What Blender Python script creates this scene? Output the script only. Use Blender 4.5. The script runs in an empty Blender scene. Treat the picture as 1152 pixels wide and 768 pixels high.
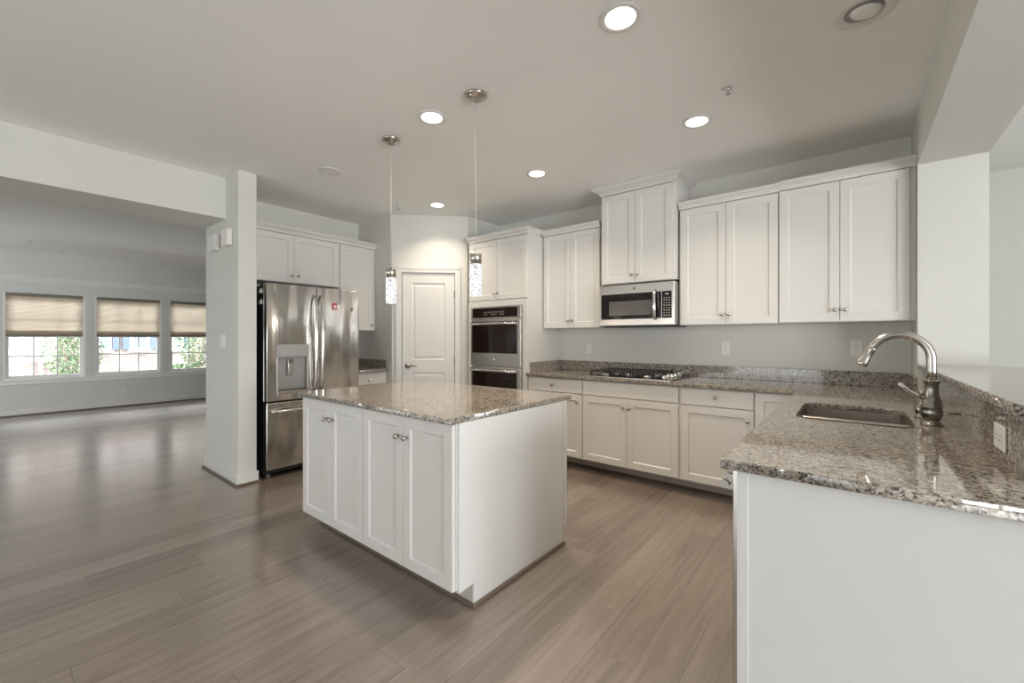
import bpy, bmesh, math, random
from mathutils import Vector, Matrix
random.seed(7)
sc = bpy.context.scene
COL = sc.collection
PI = math.pi

# ------------------------------------------------------------------ camera
cam_d = bpy.data.cameras.new('camera')
cam_d.sensor_width = 36.0
cam_d.lens = 475.5 * 36.0 / 1152.0
cam_d.shift_x = 0.5 / 1152.0
cam_d.shift_y = -4.0 / 1152.0
cam_d.clip_start = 0.02
cam_d.clip_end = 200
cam = bpy.data.objects.new('camera', cam_d)
COL.objects.link(cam)
cam.location = (0, 0, 1.275)
cam.rotation_euler = (PI / 2, 0, 0.6808)
sc.camera = cam

# ------------------------------------------------------------------ light, exposure
sc.view_settings.view_transform = 'Standard'
sc.view_settings.look = 'None'
sc.view_settings.gamma = 1.0
sc.view_settings.use_curve_mapping = False
sc.view_settings.exposure = 0.58
sc.cycles.use_denoising = True
sc.cycles.max_bounces = 10
sc.cycles.diffuse_bounces = 6
sc.cycles.glossy_bounces = 4
sc.cycles.transmission_bounces = 6
sc.cycles.transparent_max_bounces = 12
sc.cycles.sample_clamp_indirect = 6.0
sc.cycles.caustics_reflective = False
sc.cycles.caustics_refractive = False

world = bpy.data.worlds.new('sky')
sc.world = world
world.use_nodes = True
wn = world.node_tree
wn.nodes.clear()
wo = wn.nodes.new('ShaderNodeOutputWorld')
wb = wn.nodes.new('ShaderNodeBackground')
wb.inputs['Color'].default_value = (0.93, 0.97, 1.0, 1)
wb.inputs['Strength'].default_value = 13.0
wn.links.new(wb.outputs[0], wo.inputs[0])


def area(name, loc, rot, sx, sy, power, color, portal=False):
    d = bpy.data.lights.new(name, 'AREA')
    d.shape = 'RECTANGLE'
    d.size, d.size_y = sx, sy
    d.energy = power
    d.color = color
    if portal:
        d.cycles.is_portal = True
    o = bpy.data.objects.new(name, d)
    COL.objects.link(o)
    o.location = loc
    o.rotation_euler = rot
    return o


DAY = (0.92, 0.97, 1.0)
# fill lamp added behind the camera, then sky portals in the windows of the room beyond the pass-through, an added opening in the living
# room and its three front windows
area('rear_fill_lamp', (-2.6, -3.53, 0.88), (PI / 2, 0, 0), 4.1, 1.7, 44, DAY)  # added lamp, brightens the cabinet fronts that face the rear wall
area('daylight_dining_windows', (4.56, 0.3, 1.2), (PI / 2, 0, PI / 2), 3.0, 1.8, 10, DAY, portal=True)
area('added_living_opening', (-9.1, -3.56, 1.3), (PI / 2, 0, 0), 1.0, 1.4, 10, DAY, portal=True)  # unseen opening added to bring more sky light into both rooms
area('daylight_front_windows', (-10.74, 1.66, 1.25), (PI / 2, 0, -PI / 2), 3.2, 1.5, 10, DAY, portal=True)

H = 2.7214          # ceiling
YB = 4.159          # back wall
XL = -4.915         # wall behind the refrigerator
XF = -10.6          # wall with the front windows


# ------------------------------------------------------------------ materials
def newmat(name):
    m = bpy.data.materials.new(name)
    m.use_nodes = True
    nt = m.node_tree
    b = nt.nodes['Principled BSDF']
    return m, nt, b


def pbr(name, col, rough=0.5, metal=0.0, **kw):
    m, nt, b = newmat(name)
    b.inputs['Base Color'].default_value = (*col, 1)
    b.inputs['Roughness'].default_value = rough
    b.inputs['Metallic'].default_value = metal
    for k, v in kw.items():
        b.inputs[k.replace('_', ' ')].default_value = v
    return m


def N(nt, typ, **kw):
    n = nt.nodes.new(typ)
    for k, v in kw.items():
        setattr(n, k, v)
    return n


def math_n(nt, op, a, b=None):
    n = nt.nodes.new('ShaderNodeMath')
    n.operation = op
    for i, v in enumerate((a, b)):
        if v is None:
            continue
        if isinstance(v, (int, float)):
            n.inputs[i].default_value = v
        else:
            nt.links.new(v, n.inputs[i])
    return n.outputs[0]


def ramp(nt, fac, stops, interp='LINEAR'):
    n = nt.nodes.new('ShaderNodeValToRGB')
    n.color_ramp.interpolation = interp
    el = n.color_ramp.elements
    while len(el) > 1:
        el.remove(el[0])
    el[0].position, el[0].color = stops[0][0], (*stops[0][1], 1)
    for p, c in stops[1:]:
        e = el.new(p)
        e.color = (*c, 1)
    nt.links.new(fac, n.inputs[0])
    return n.outputs[0]


def paint(name, col, rough, bump=0.0, scale=250.0, var=0.02):
    """painted surface: faint tone variation and roller texture"""
    m, nt, b = newmat(name)
    tc = N(nt, 'ShaderNodeTexCoord')
    nz = N(nt, 'ShaderNodeTexNoise')
    nz.inputs['Scale'].default_value = 1.3
    nt.links.new(tc.outputs['Object'], nz.inputs['Vector'])
    lo = tuple(c * (1 - var) for c in col)
    hi = tuple(min(1, c * (1 + var)) for c in col)
    nt.links.new(ramp(nt, nz.outputs['Fac'], [(0.3, lo), (0.7, hi)]), b.inputs['Base Color'])
    b.inputs['Roughness'].default_value = rough
    if bump:
        n2 = N(nt, 'ShaderNodeTexNoise')
        n2.inputs['Scale'].default_value = scale
        nt.links.new(tc.outputs['Object'], n2.inputs['Vector'])
        bp = N(nt, 'ShaderNodeBump')
        bp.inputs['Strength'].default_value = bump
        bp.inputs['Distance'].default_value = 0.002
        nt.links.new(n2.outputs['Fac'], bp.inputs['Height'])
        nt.links.new(bp.outputs[0], b.inputs['Normal'])
    return m


M = {}
M['wall'] = paint('wall_paint', (0.66, 0.656, 0.618), 0.75, 0.05)
M['ceiling'] = paint('ceiling_paint', (0.84, 0.84, 0.82), 0.85, 0.05)
M['grey_wall'] = paint('living_room_paint', (0.68, 0.69, 0.67), 0.75, 0.05)
M['white_trim'] = paint('white_trim_paint', (0.86, 0.865, 0.85), 0.5)
M['trim'] = paint('trim_paint', (0.70, 0.69, 0.665), 0.4)
M['cab'] = paint('cabinet_paint', (0.69, 0.675, 0.645), 0.36, var=0.01)
M['panel'] = paint('panel_paint', (0.70, 0.70, 0.685), 0.34, var=0.01)
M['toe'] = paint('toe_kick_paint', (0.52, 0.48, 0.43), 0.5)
M['plastic'] = pbr('white_plastic', (0.78, 0.765, 0.73), 0.35)
M['slot'] = pbr('dark_slot', (0.10, 0.095, 0.09), 0.5)
M['black'] = pbr('black_gloss', (0.012, 0.010, 0.010), 0.08)
M['blackmat'] = pbr('black_matt', (0.018, 0.018, 0.02), 0.45)
M['iron'] = pbr('cast_iron', (0.022, 0.021, 0.022), 0.55)
M['ovenglass'] = pbr('oven_glass', (0.016, 0.009, 0.007), 0.05, Specular_IOR_Level=0.28)
M['mwglass'] = pbr('microwave_window', (0.10, 0.092, 0.083), 0.2)
M['key'] = pbr('keypad_marks', (0.42, 0.40, 0.37), 0.5)
M['nickel'] = pbr('satin_nickel', (0.50, 0.475, 0.44), 0.26, 1.0)
M['nickel_dark'] = pbr('dark_nickel', (0.30, 0.28, 0.255), 0.24, 1.0)
M['chrome'] = pbr('chrome', (0.74, 0.73, 0.71), 0.14, 1.0)
M['rubber'] = pbr('rubber', (0.03, 0.03, 0.03), 0.7)
M['red'] = pbr('red_sticker', (0.50, 0.05, 0.11), 0.5)
M['fridge_side'] = pbr('fridge_side', (0.02, 0.021, 0.026), 0.4)
M['grey_plastic'] = pbr('grey_plastic', (0.36, 0.355, 0.345), 0.38)
M['cord'] = pbr('pale_cord', (0.62, 0.60, 0.56), 0.5)


def steel(name, col, rough, wave=0.0, axis=2):
    """brushed stainless: fine streaks along one axis, a slow buckle in the sheet"""
    m, nt, b = newmat(name)
    b.inputs['Metallic'].default_value = 1.0
    tc = N(nt, 'ShaderNodeTexCoord')
    mp = N(nt, 'ShaderNodeMapping')
    s = [260.0] * 3
    s[axis] = 3.0
    mp.inputs['Scale'].default_value = s
    nt.links.new(tc.outputs['Object'], mp.inputs['Vector'])
    nz = N(nt, 'ShaderNodeTexNoise')
    nz.inputs['Scale'].default_value = 1.0
    nz.inputs['Detail'].default_value = 3
    nt.links.new(mp.outputs[0], nz.inputs['Vector'])
    nt.links.new(ramp(nt, nz.outputs['Fac'], [(0.3, tuple(c * 0.93 for c in col)), (0.7, col)]), b.inputs['Base Color'])
    r = math_n(nt, 'MULTIPLY_ADD', nz.outputs['Fac'], 0.10)
    r.node.inputs[2].default_value = rough - 0.05
    nt.links.new(r, b.inputs['Roughness'])
    if wave:
        mp2 = N(nt, 'ShaderNodeMapping')
        mp2.inputs['Scale'].default_value = (6.5, 6.5, 1.7)
        nt.links.new(tc.outputs['Object'], mp2.inputs['Vector'])
        n2 = N(nt, 'ShaderNodeTexNoise')
        n2.inputs['Scale'].default_value = 1.0
        n2.inputs['Detail'].default_value = 0.5
        nt.links.new(mp2.outputs[0], n2.inputs['Vector'])
        bp = N(nt, 'ShaderNodeBump')
        bp.inputs['Strength'].default_value = wave
        bp.inputs['Distance'].default_value = 0.06
        nt.links.new(n2.outputs['Fac'], bp.inputs['Height'])
        nt.links.new(bp.outputs[0], b.inputs['Normal'])
    return m


M['steel'] = steel('brushed_steel', (0.56, 0.53, 0.495), 0.30)
M['steel_door'] = steel('brushed_steel_sheet', (0.60, 0.57, 0.535), 0.17, wave=0.5)
M['steel_sink'] = steel('sink_steel', (0.56, 0.52, 0.48), 0.34, axis=0)


def granite():
    m, nt, b = newmat('speckled_granite')
    tc = N(nt, 'ShaderNodeTexCoord')
    nzw = N(nt, 'ShaderNodeTexNoise')
    nzw.inputs['Scale'].default_value = 60
    nt.links.new(tc.outputs['Object'], nzw.inputs['Vector'])
    mixv = N(nt, 'ShaderNodeMix', data_type='VECTOR')
    mixv.inputs['Factor'].default_value = 0.012
    nt.links.new(tc.outputs['Object'], mixv.inputs[4])
    nt.links.new(nzw.outputs['Color'], mixv.inputs[5])
    v = N(nt, 'ShaderNodeTexVoronoi')
    v.inputs['Scale'].default_value = 185
    nt.links.new(mixv.outputs[1], v.inputs['Vector'])
    sep = N(nt, 'ShaderNodeSeparateColor')
    nt.links.new(v.outputs['Color'], sep.inputs[0])
    big = N(nt, 'ShaderNodeTexNoise')
    big.inputs['Scale'].default_value = 62
    big.inputs['Detail'].default_value = 3
    nt.links.new(tc.outputs['Object'], big.inputs['Vector'])
    f = math_n(nt, 'MULTIPLY_ADD', big.outputs['Fac'], 1.1)
    nt.links.new(math_n(nt, 'MULTIPLY_ADD', sep.outputs[0], 0.62), f.node.inputs[2])
    f2 = sep.outputs[0]
    # f2's multiply-add constant pulls the mean back to the middle of the ramp
    f.node.inputs[2].links[0].from_node.inputs[2].default_value = -0.36
    col = ramp(nt, f, [(0.0, (0.06, 0.053, 0.048)), (0.24, (0.15, 0.128, 0.108)), (0.34, (0.24, 0.205, 0.168)),
                       (0.45, (0.315, 0.275, 0.23)), (0.60, (0.395, 0.358, 0.31)), (0.78, (0.50, 0.475, 0.43))], 'CONSTANT')
    nt.links.new(col, b.inputs['Base Color'])
    b.inputs['Roughness'].default_value = 0.06
    b.inputs['Specular IOR Level'].default_value = 0.85
    return m


M['granite'] = granite()


def plank_floor():
    m, nt, b = newmat('oak_planks')
    tc = N(nt, 'ShaderNodeTexCoord')
    sx = N(nt, 'ShaderNodeSeparateXYZ')
    nt.links.new(tc.outputs['Object'], sx.inputs[0])
    X, Y = sx.outputs[0], sx.outputs[1]
    W, L = 0.168, 1.35
    xr = math_n(nt, 'DIVIDE', X, W)
    row = math_n(nt, 'FLOOR', xr)
    fx = math_n(nt, 'SUBTRACT', xr, row)
    wn1 = N(nt, 'ShaderNodeTexWhiteNoise', noise_dimensions='1D')
    nt.links.new(row, wn1.inputs['W'])
    yr = math_n(nt, 'ADD', math_n(nt, 'DIVIDE', Y, L), math_n(nt, 'MULTIPLY', wn1.outputs['Value'], 7.0))
    cell = math_n(nt, 'FLOOR', yr)
    fy = math_n(nt, 'SUBTRACT', yr, cell)
    cmb = N(nt, 'ShaderNodeCombineXYZ')
    nt.links.new(row, cmb.inputs[0])
    nt.links.new(cell, cmb.inputs[1])
    wn2 = N(nt, 'ShaderNodeTexWhiteNoise', noise_dimensions='2D')
    nt.links.new(cmb.outputs[0], wn2.inputs['Vector'])
    # grain, stretched along the board and shifted per board
    gv = N(nt, 'ShaderNodeCombineXYZ')
    nt.links.new(math_n(nt, 'MULTIPLY', X, 30.0), gv.inputs[0])
    nt.links.new(math_n(nt, 'MULTIPLY', Y, 1.6), gv.inputs[1])
    nt.links.new(math_n(nt, 'MULTIPLY', wn2.outputs['Value'], 40.0), gv.inputs[2])
    g = N(nt, 'ShaderNodeTexNoise')
    g.inputs['Scale'].default_value = 1.0
    g.inputs['Detail'].default_value = 6
    g.inputs['Roughness'].default_value = 0.65
    g.inputs['Distortion'].default_value = 0.6
    nt.links.new(gv.outputs[0], g.inputs['Vector'])
    val = math_n(nt, 'ADD', math_n(nt, 'MULTIPLY', wn2.outputs['Value'], 0.20), math_n(nt, 'MULTIPLY', g.outputs['Fac'], 0.75))
    col = ramp(nt, val, [(0.27, (0.128, 0.096, 0.076)), (0.40, (0.196, 0.153, 0.125)), (0.54, (0.248, 0.199, 0.165)),
                         (0.70, (0.305, 0.252, 0.214))])
    # seams
    ex = math_n(nt, 'MULTIPLY', math_n(nt, 'MINIMUM', fx, math_n(nt, 'SUBTRACT', 1.0, fx)), W)
    ey = math_n(nt, 'MULTIPLY', math_n(nt, 'MINIMUM', fy, math_n(nt, 'SUBTRACT', 1.0, fy)), L)
    e = math_n(nt, 'MINIMUM', ex, ey)
    seam = math_n(nt, 'SMOOTH_MIN', math_n(nt, 'DIVIDE', e, 0.0016), 1.0)
    mix = N(nt, 'ShaderNodeMix', data_type='RGBA')
    nt.links.new(seam, mix.inputs['Factor'])
    mix.inputs[6].default_value = (0.09, 0.068, 0.055, 1)
    nt.links.new(col, mix.inputs[7])
    nt.links.new(mix.outputs[2], b.inputs['Base Color'])
    rr = ramp(nt, g.outputs['Fac'], [(0.3, (0.36,) * 3), (0.7, (0.46,) * 3)])
    nt.links.new(rr, b.inputs['Roughness'])
    # hand-scraped furrows along each board, boards slightly crowned
    rv = N(nt, 'ShaderNodeCombineXYZ')
    nt.links.new(math_n(nt, 'MULTIPLY', X, 34.0), rv.inputs[0])
    nt.links.new(math_n(nt, 'MULTIPLY', Y, 7.0), rv.inputs[1])
    nt.links.new(wn2.outputs['Value'], rv.inputs[2])
    rn = N(nt, 'ShaderNodeTexNoise')
    rn.inputs['Scale'].default_value = 1.0
    rn.inputs['Detail'].default_value = 1
    nt.links.new(rv.outputs[0], rn.inputs['Vector'])
    hgt = math_n(nt, 'ADD', math_n(nt, 'MULTIPLY', seam, 0.6),
                 math_n(nt, 'ADD', math_n(nt, 'MULTIPLY', rn.outputs['Fac'], 0.35), math_n(nt, 'MULTIPLY', g.outputs['Fac'], 0.25)))
    bp = N(nt, 'ShaderNodeBump')
    bp.inputs['Strength'].default_value = 0.5
    bp.inputs['Distance'].default_value = 0.0016
    nt.links.new(hgt, bp.inputs['Height'])
    nt.links.new(bp.outputs[0], b.inputs['Normal'])
    b.inputs['Specular IOR Level'].default_value = 0.7
    b.inputs['Coat Weight'].default_value = 1.0
    b.inputs['Coat IOR'].default_value = 1.6
    b.inputs['Coat Roughness'].default_value = 0.2
    nt.links.new(bp.outputs[0], b.inputs['Coat Normal'])
    return m


M['floor'] = plank_floor()
M['shoe'] = paint('stained_shoe_moulding', (0.15, 0.112, 0.088), 0.4, var=0.12)


def emit(name, col, s):
    m = bpy.data.materials.new(name)
    m.use_nodes = True
    nt = m.node_tree
    nt.nodes.clear()
    o = N(nt, 'ShaderNodeOutputMaterial')
    e = N(nt, 'ShaderNodeEmission')
    e.inputs[0].default_value = (*col, 1)
    e.inputs[1].default_value = s
    nt.links.new(e.outputs[0], o.inputs[0])
    return m


M['lamp'] = emit('lit_lamp', (1.0, 0.93, 0.84), 7.0)


def seeded_glass():
    """lit pendant glass: glowing cylinder full of bubbles"""
    m = bpy.data.materials.new('lit_bubble_glass')
    m.use_nodes = True
    nt = m.node_tree
    nt.nodes.clear()
    o = N(nt, 'ShaderNodeOutputMaterial')
    e = N(nt, 'ShaderNodeEmission')
    tc = N(nt, 'ShaderNodeTexCoord')
    v = N(nt, 'ShaderNodeTexVoronoi', feature='DISTANCE_TO_EDGE')
    v.inputs['Scale'].default_value = 55
    nt.links.new(tc.outputs['Object'], v.inputs['Vector'])
    nz = N(nt, 'ShaderNodeTexNoise')
    nz.inputs['Scale'].default_value = 60
    nt.links.new(tc.outputs['Object'], nz.inputs['Vector'])
    f = math_n(nt, 'ADD', math_n(nt, 'MULTIPLY', v.outputs['Distance'], 2.0), math_n(nt, 'SUBTRACT', nz.outputs['Fac'], 0.42))
    c = ramp(nt, f, [(0.05, (0.30, 0.305, 0.32)), (0.42, (0.95, 0.94, 0.925))])
    nt.links.new(c, e.inputs[0])
    e.inputs[1].default_value = 1.0
    g = N(nt, 'ShaderNodeBsdfGlossy')
    g.inputs['Roughness'].default_value = 0.05
    mx = N(nt, 'ShaderNodeMixShader')
    mx.inputs[0].default_value = 0.06
    nt.links.new(e.outputs[0], mx.inputs[1])
    nt.links.new(g.outputs[0], mx.inputs[2])
    nt.links.new(mx.outputs[0], o.inputs[0])
    return m


M['bubble'] = seeded_glass()


def pane_glass():
    m = bpy.data.materials.new('pane_glass')
    m.use_nodes = True
    nt = m.node_tree
    nt.nodes.clear()
    o = N(nt, 'ShaderNodeOutputMaterial')
    t = N(nt, 'ShaderNodeBsdfTransparent')
    g = N(nt, 'ShaderNodeBsdfGlossy')
    g.inputs['Roughness'].default_value = 0.02
    fr = N(nt, 'ShaderNodeFresnel')
    fr.inputs[0].default_value = 1.3
    mx = N(nt, 'ShaderNodeMixShader')
    nt.links.new(fr.outputs[0], mx.inputs[0])
    nt.links.new(t.outputs[0], mx.inputs[1])
    nt.links.new(g.outputs[0], mx.inputs[2])
    nt.links.new(mx.outputs[0], o.inputs[0])
    return m


M['pane'] = pane_glass()


def shade_cloth():
    m, nt, b = newmat('cellular_shade_cloth')
    nt.nodes.remove(b)
    o = nt.nodes['Material Output']
    d = N(nt, 'ShaderNodeBsdfDiffuse')
    d.inputs[0].default_value = (0.56, 0.50, 0.42, 1)
    t = N(nt, 'ShaderNodeBsdfTranslucent')
    t.inputs[0].default_value = (0.60, 0.53, 0.44, 1)
    mx = N(nt, 'ShaderNodeMixShader')
    mx.inputs[0].default_value = 0.5
    nt.links.new(d.outputs[0], mx.inputs[1])
    nt.links.new(t.outputs[0], mx.inputs[2])
    nt.links.new(mx.outputs[0], o.inputs[0])
    return m


M['shade'] = shade_cloth()
M['rail'] = pbr('taupe_rail', (0.20, 0.17, 0.13), 0.5)


def brick():
    m, nt, b = newmat('pale_brick')
    tc = N(nt, 'ShaderNodeTexCoord')
    mp = N(nt, 'ShaderNodeMapping')
    mp.inputs['Rotation'].default_value = (0, PI / 2, PI / 2)
    nt.links.new(tc.outputs['Object'], mp.inputs['Vector'])
    sx = N(nt, 'ShaderNodeSeparateXYZ')
    nt.links.new(tc.outputs['Object'], sx.inputs[0])
    cb = N(nt, 'ShaderNodeCombineXYZ')
    nt.links.new(sx.outputs[1], cb.inputs[0])
    nt.links.new(sx.outputs[2], cb.inputs[1])
    t = N(nt, 'ShaderNodeTexBrick')
    t.inputs['Scale'].default_value = 1.0
    t.inputs['Brick Width'].default_value = 0.24
    t.inputs['Row Height'].default_value = 0.085
    t.inputs['Mortar Size'].default_value = 0.008
    t.inputs['Color1'].default_value = (0.19, 0.148, 0.135, 1)
    t.inputs['Color2'].default_value = (0.115, 0.088, 0.08, 1)
    t.inputs['Mortar'].default_value = (0.24, 0.225, 0.21, 1)
    nt.links.new(cb.outputs[0], t.inputs['Vector'])
    nt.links.new(t.outputs['Color'], b.inputs['Base Color'])
    b.inputs['Roughness'].default_value = 0.85
    return m


M['brick'] = brick()
M['ext_white'] = pbr('exterior_white', (0.75, 0.76, 0.77), 0.6)
M['shutter'] = pbr('blue_grey_shutter', (0.06, 0.082, 0.125), 0.6)
M['ext_glass'] = pbr('house_window_glass', (0.10, 0.12, 0.13), 0.25)
M['leaf'] = pbr('leaf_green', (0.07, 0.115, 0.05), 0.6)
M['bark'] = pbr('bark', (0.16, 0.11, 0.08), 0.8)
M['lawn'] = paint('lawn_green', (0.27, 0.28, 0.25), 0.9, var=0.2)


# ------------------------------------------------------------------ mesh builder
class MB:
    """collects shapes in one bmesh and links them as ONE mesh object"""

    def __init__(self):
        self.bm = bmesh.new()
        self.mats = []
        self.cur = 0

    def use(self, mat):
        if mat not in self.mats:
            self.mats.append(mat)
        self.cur = self.mats.index(mat)
        return self

    def _tag(self, faces):
        for f in faces:
            f.material_index = self.cur

    def box(self, x0, x1, y0, y1, z0, z1, bev=0.0, seg=1):
        vs = [self.bm.verts.new((x, y, z)) for z in (z0, z1) for y in (y0, y1) for x in (x0, x1)]
        idx = [(0, 2, 3, 1), (4, 5, 7, 6), (0, 1, 5, 4), (2, 6, 7, 3), (0, 4, 6, 2), (1, 3, 7, 5)]
        fs = [self.bm.faces.new([vs[i] for i in q]) for q in idx]
        self._tag(fs)
        if bev:
            es = list({e for f in fs for e in f.edges})
            r = bmesh.ops.bevel(self.bm, geom=es, offset=bev, segments=seg, affect='EDGES', profile=0.5)
            self._tag(r['faces'])
            if seg > 1:
                for f in r['faces']:
                    f.smooth = True
        return self

    def shaker(self, x0, x1, z0, z1, y=0.0, th=0.02, rail=0.057, rec=0.008, step=0.007):
        """door or panel front facing -y with a recessed centre panel"""
        v = lambda x, yy, z: self.bm.verts.new((x, yy, z))
        def loop(ix, yy):
            return [v(x0 + ix, yy, z0 + ix), v(x1 - ix, yy, z0 + ix), v(x1 - ix, yy, z1 - ix), v(x0 + ix, yy, z1 - ix)]
        b = 0.0015
        L = [loop(0, y + th), loop(0, y + b), loop(b, y), loop(rail, y), loop(rail + step, y + rec)]
        fs = []
        for a, c in zip(L, L[1:]):
            for i in range(4):
                j = (i + 1) % 4
                fs.append(self.bm.faces.new((a[i], a[j], c[j], c[i])))
        fs.append(self.bm.faces.new(L[-1]))
        fs.append(self.bm.faces.new(L[0][::-1]))
        self._tag(fs)
        return self

    def prism(self, pts, z0, z1):
        """plan outline (x, y) raised from z0 to z1"""
        a = [self.bm.verts.new((x, y, z0)) for x, y in pts]
        c = [self.bm.verts.new((x, y, z1)) for x, y in pts]
        n = len(pts)
        fs = [self.bm.faces.new((a[i], a[(i + 1) % n], c[(i + 1) % n], c[i])) for i in range(n)]
        fs.append(self.bm.faces.new(a[::-1]))
        fs.append(self.bm.faces.new(c))
        self._tag(fs)
        return self

    def ring(self, outer, inner, z0, z1):
        """closed wall between two plan loops of equal length"""
        n = len(outer)
        oa = [self.bm.verts.new((x, y, z0)) for x, y in outer]
        ob = [self.bm.verts.new((x, y, z1)) for x, y in outer]
        ia = [self.bm.verts.new((x, y, z0)) for x, y in inner]
        ib = [self.bm.verts.new((x, y, z1)) for x, y in inner]
        fs = []
        for i in range(n):
            j = (i + 1) % n
            fs += [self.bm.faces.new((oa[i], oa[j], ob[j], ob[i])), self.bm.faces.new((ia[j], ia[i], ib[i], ib[j])),
                   self.bm.faces.new((ob[i], ob[j], ib[j], ib[i])), self.bm.faces.new((oa[j], oa[i], ia[i], ia[j]))]
        self._tag(fs)
        return self

    def prism_y(self, pts, y0, y1):
        """outline in (x, z) run along y"""
        a = [self.bm.verts.new((x, y0, z)) for x, z in pts]
        c = [self.bm.verts.new((x, y1, z)) for x, z in pts]
        n = len(pts)
        fs = [self.bm.faces.new((a[i], a[(i + 1) % n], c[(i + 1) % n], c[i])) for i in range(n)]
        fs += [self.bm.faces.new(a[::-1]), self.bm.faces.new(c)]
        self._tag(fs)
        return self

    def profile_x(self, pts, x0, x1):
        """outline in (y, z) run along x"""
        a = [self.bm.verts.new((x0, y, z)) for y, z in pts]
        c = [self.bm.verts.new((x1, y, z)) for y, z in pts]
        n = len(pts)
        fs = [self.bm.faces.new((a[i], a[(i + 1) % n], c[(i + 1) % n], c[i])) for i in range(n)]
        fs += [self.bm.faces.new(a[::-1]), self.bm.faces.new(c)]
        self._tag(fs)
        return self

    def lathe(self, prof, origin=(0, 0, 0), axis=(0, 0, 1), n=20, smooth=True):
        """prof: (radius, distance along axis)"""
        A = Vector(axis).normalized()
        U = A.orthogonal().normalized()
        V = A.cross(U)
        O = Vector(origin)
        rings = []
        for r, d in prof:
            if r < 1e-6:
                rings.append([self.bm.verts.new(O + A * d)])
            else:
                rings.append([self.bm.verts.new(O + A * d + (U * math.cos(2 * PI * k / n) + V * math.sin(2 * PI * k / n)) * r) for k in range(n)])
        fs = []
        for a, c in zip(rings, rings[1:]):
            for k in range(n):
                l = (k + 1) % n
                if len(a) == 1 and len(c) == 1:
                    continue
                if len(a) == 1:
                    fs.append(self.bm.faces.new((a[0], c[l], c[k])))
                elif len(c) == 1:
                    fs.append(self.bm.faces.new((a[k], a[l], c[0])))
                else:
                    fs.append(self.bm.faces.new((a[k], a[l], c[l], c[k])))
        if len(rings[0]) > 1:
            fs.append(self.bm.faces.new(rings[0][::-1]))
        if len(rings[-1]) > 1:
            fs.append(self.bm.faces.new(rings[-1]))
        self._tag(fs)
        if smooth:
            for f in fs:
                f.smooth = len(f.verts) <= 4
        return self

    def tube(self, pts, r, n=14):
        """round bar along a path; r is one radius or one per point"""
        P = [Vector(p) for p in pts]
        R = r if isinstance(r, (list, tuple)) else [r] * len(P)
        rings = []
        U = None
        for i, p in enumerate(P):
            d = (P[min(i + 1, len(P) - 1)] - P[max(i - 1, 0)]).normalized()
            U = d.orthogonal().normalized() if U is None else (U - d * U.dot(d)).normalized()
            V = d.cross(U)
            rings.append([self.bm.verts.new(p + (U * math.cos(2 * PI * k / n) + V * math.sin(2 * PI * k / n)) * R[i]) for k in range(n)])
        fs = []
        for a, c in zip(rings, rings[1:]):
            for k in range(n):
                l = (k + 1) % n
                f = self.bm.faces.new((a[k], a[l], c[l], c[k]))
                f.smooth = True
                fs.append(f)
        fs += [self.bm.faces.new(rings[0][::-1]), self.bm.faces.new(rings[-1])]
        self._tag(fs)
        return self

    def quadsurf(self, rows, smooth=False):
        V = [[self.bm.verts.new(p) for p in r] for r in rows]
        fs = []
        for a, c in zip(V, V[1:]):
            for k in range(len(a) - 1):
                f = self.bm.faces.new((a[k], a[k + 1], c[k + 1], c[k]))
                f.smooth = smooth
                fs.append(f)
        self._tag(fs)
        return self

    def crown(self, x0, x1, yb, prof, lret=False, rret=False):
        """crown moulding round a cabinet top; prof: (outward, z); front plane y=0, back y=yb"""
        def path(o):
            p = []
            p += [(x0 - o, yb), (x0 - o, -o)] if lret else [(x0, -o)]
            p += [(x1 + o, -o), (x1 + o, yb)] if rret else [(x1, -o)]
            return p
        rows = [[(x, y, z) for x, y in path(o)] for o, z in prof]
        self.quadsurf(rows)
        top = rows[-1]
        bot = rows[0]
        for row in (top, bot):
            pts = list(row)
            if not lret:
                pts = [(x0, yb, row[0][2])] + pts
            if not rret:
                pts = pts + [(x1, yb, row[0][2])]
            f = self.bm.faces.new([self.bm.verts.new(p) for p in pts])
            self._tag([f])
        for end, ret, x in ((0, lret, x0), (-1, rret, x1)):
            if not ret:
                pts = [r[end] for r in rows] + [(x, yb, rows[-1][0][2]), (x, yb, rows[0][0][2])]
                f = self.bm.faces.new([self.bm.verts.new(p) for p in pts])
                self._tag([f])
        return self

    def build(self, name, mat=None, parent=None, loc=None):
        bmesh.ops.remove_doubles(self.bm, verts=self.bm.verts, dist=1e-6)
        bmesh.ops.recalc_face_normals(self.bm, faces=self.bm.faces)
        me = bpy.data.meshes.new(name)
        self.bm.to_mesh(me)
        self.bm.free()
        if mat is not None and not self.mats:
            self.mats = [mat]
        for m in self.mats:
            me.materials.append(m)
        o = bpy.data.objects.new(name, me)
        COL.objects.link(o)
        if parent is not None:
            o.parent = parent
        if loc is not None:
            o.location = loc
        return o


def tag(o, label, cat, group=None, kind=None):
    o['label'] = label
    o['category'] = cat
    if group:
        o['group'] = group
    if kind:
        o['kind'] = kind
    return o


def thing(name, label, cat, loc=(0, 0, 0), rz=0.0, group=None):
    o = bpy.data.objects.new(name, None)
    o.empty_display_size = 0.1
    COL.objects.link(o)
    o.location = loc
    o.rotation_euler = (0, 0, rz)
    return tag(o, label, cat, group)


def struct(name, mb, mat, label, cat):
    return tag(mb.build(name, mat), label, cat, kind='structure')


def copy_tree(o, parent=None):
    c = o.copy()
    COL.objects.link(c)
    if parent is not None:
        c.parent = parent
    for ch in list(o.children):
        copy_tree(ch, c)
    return c


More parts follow.
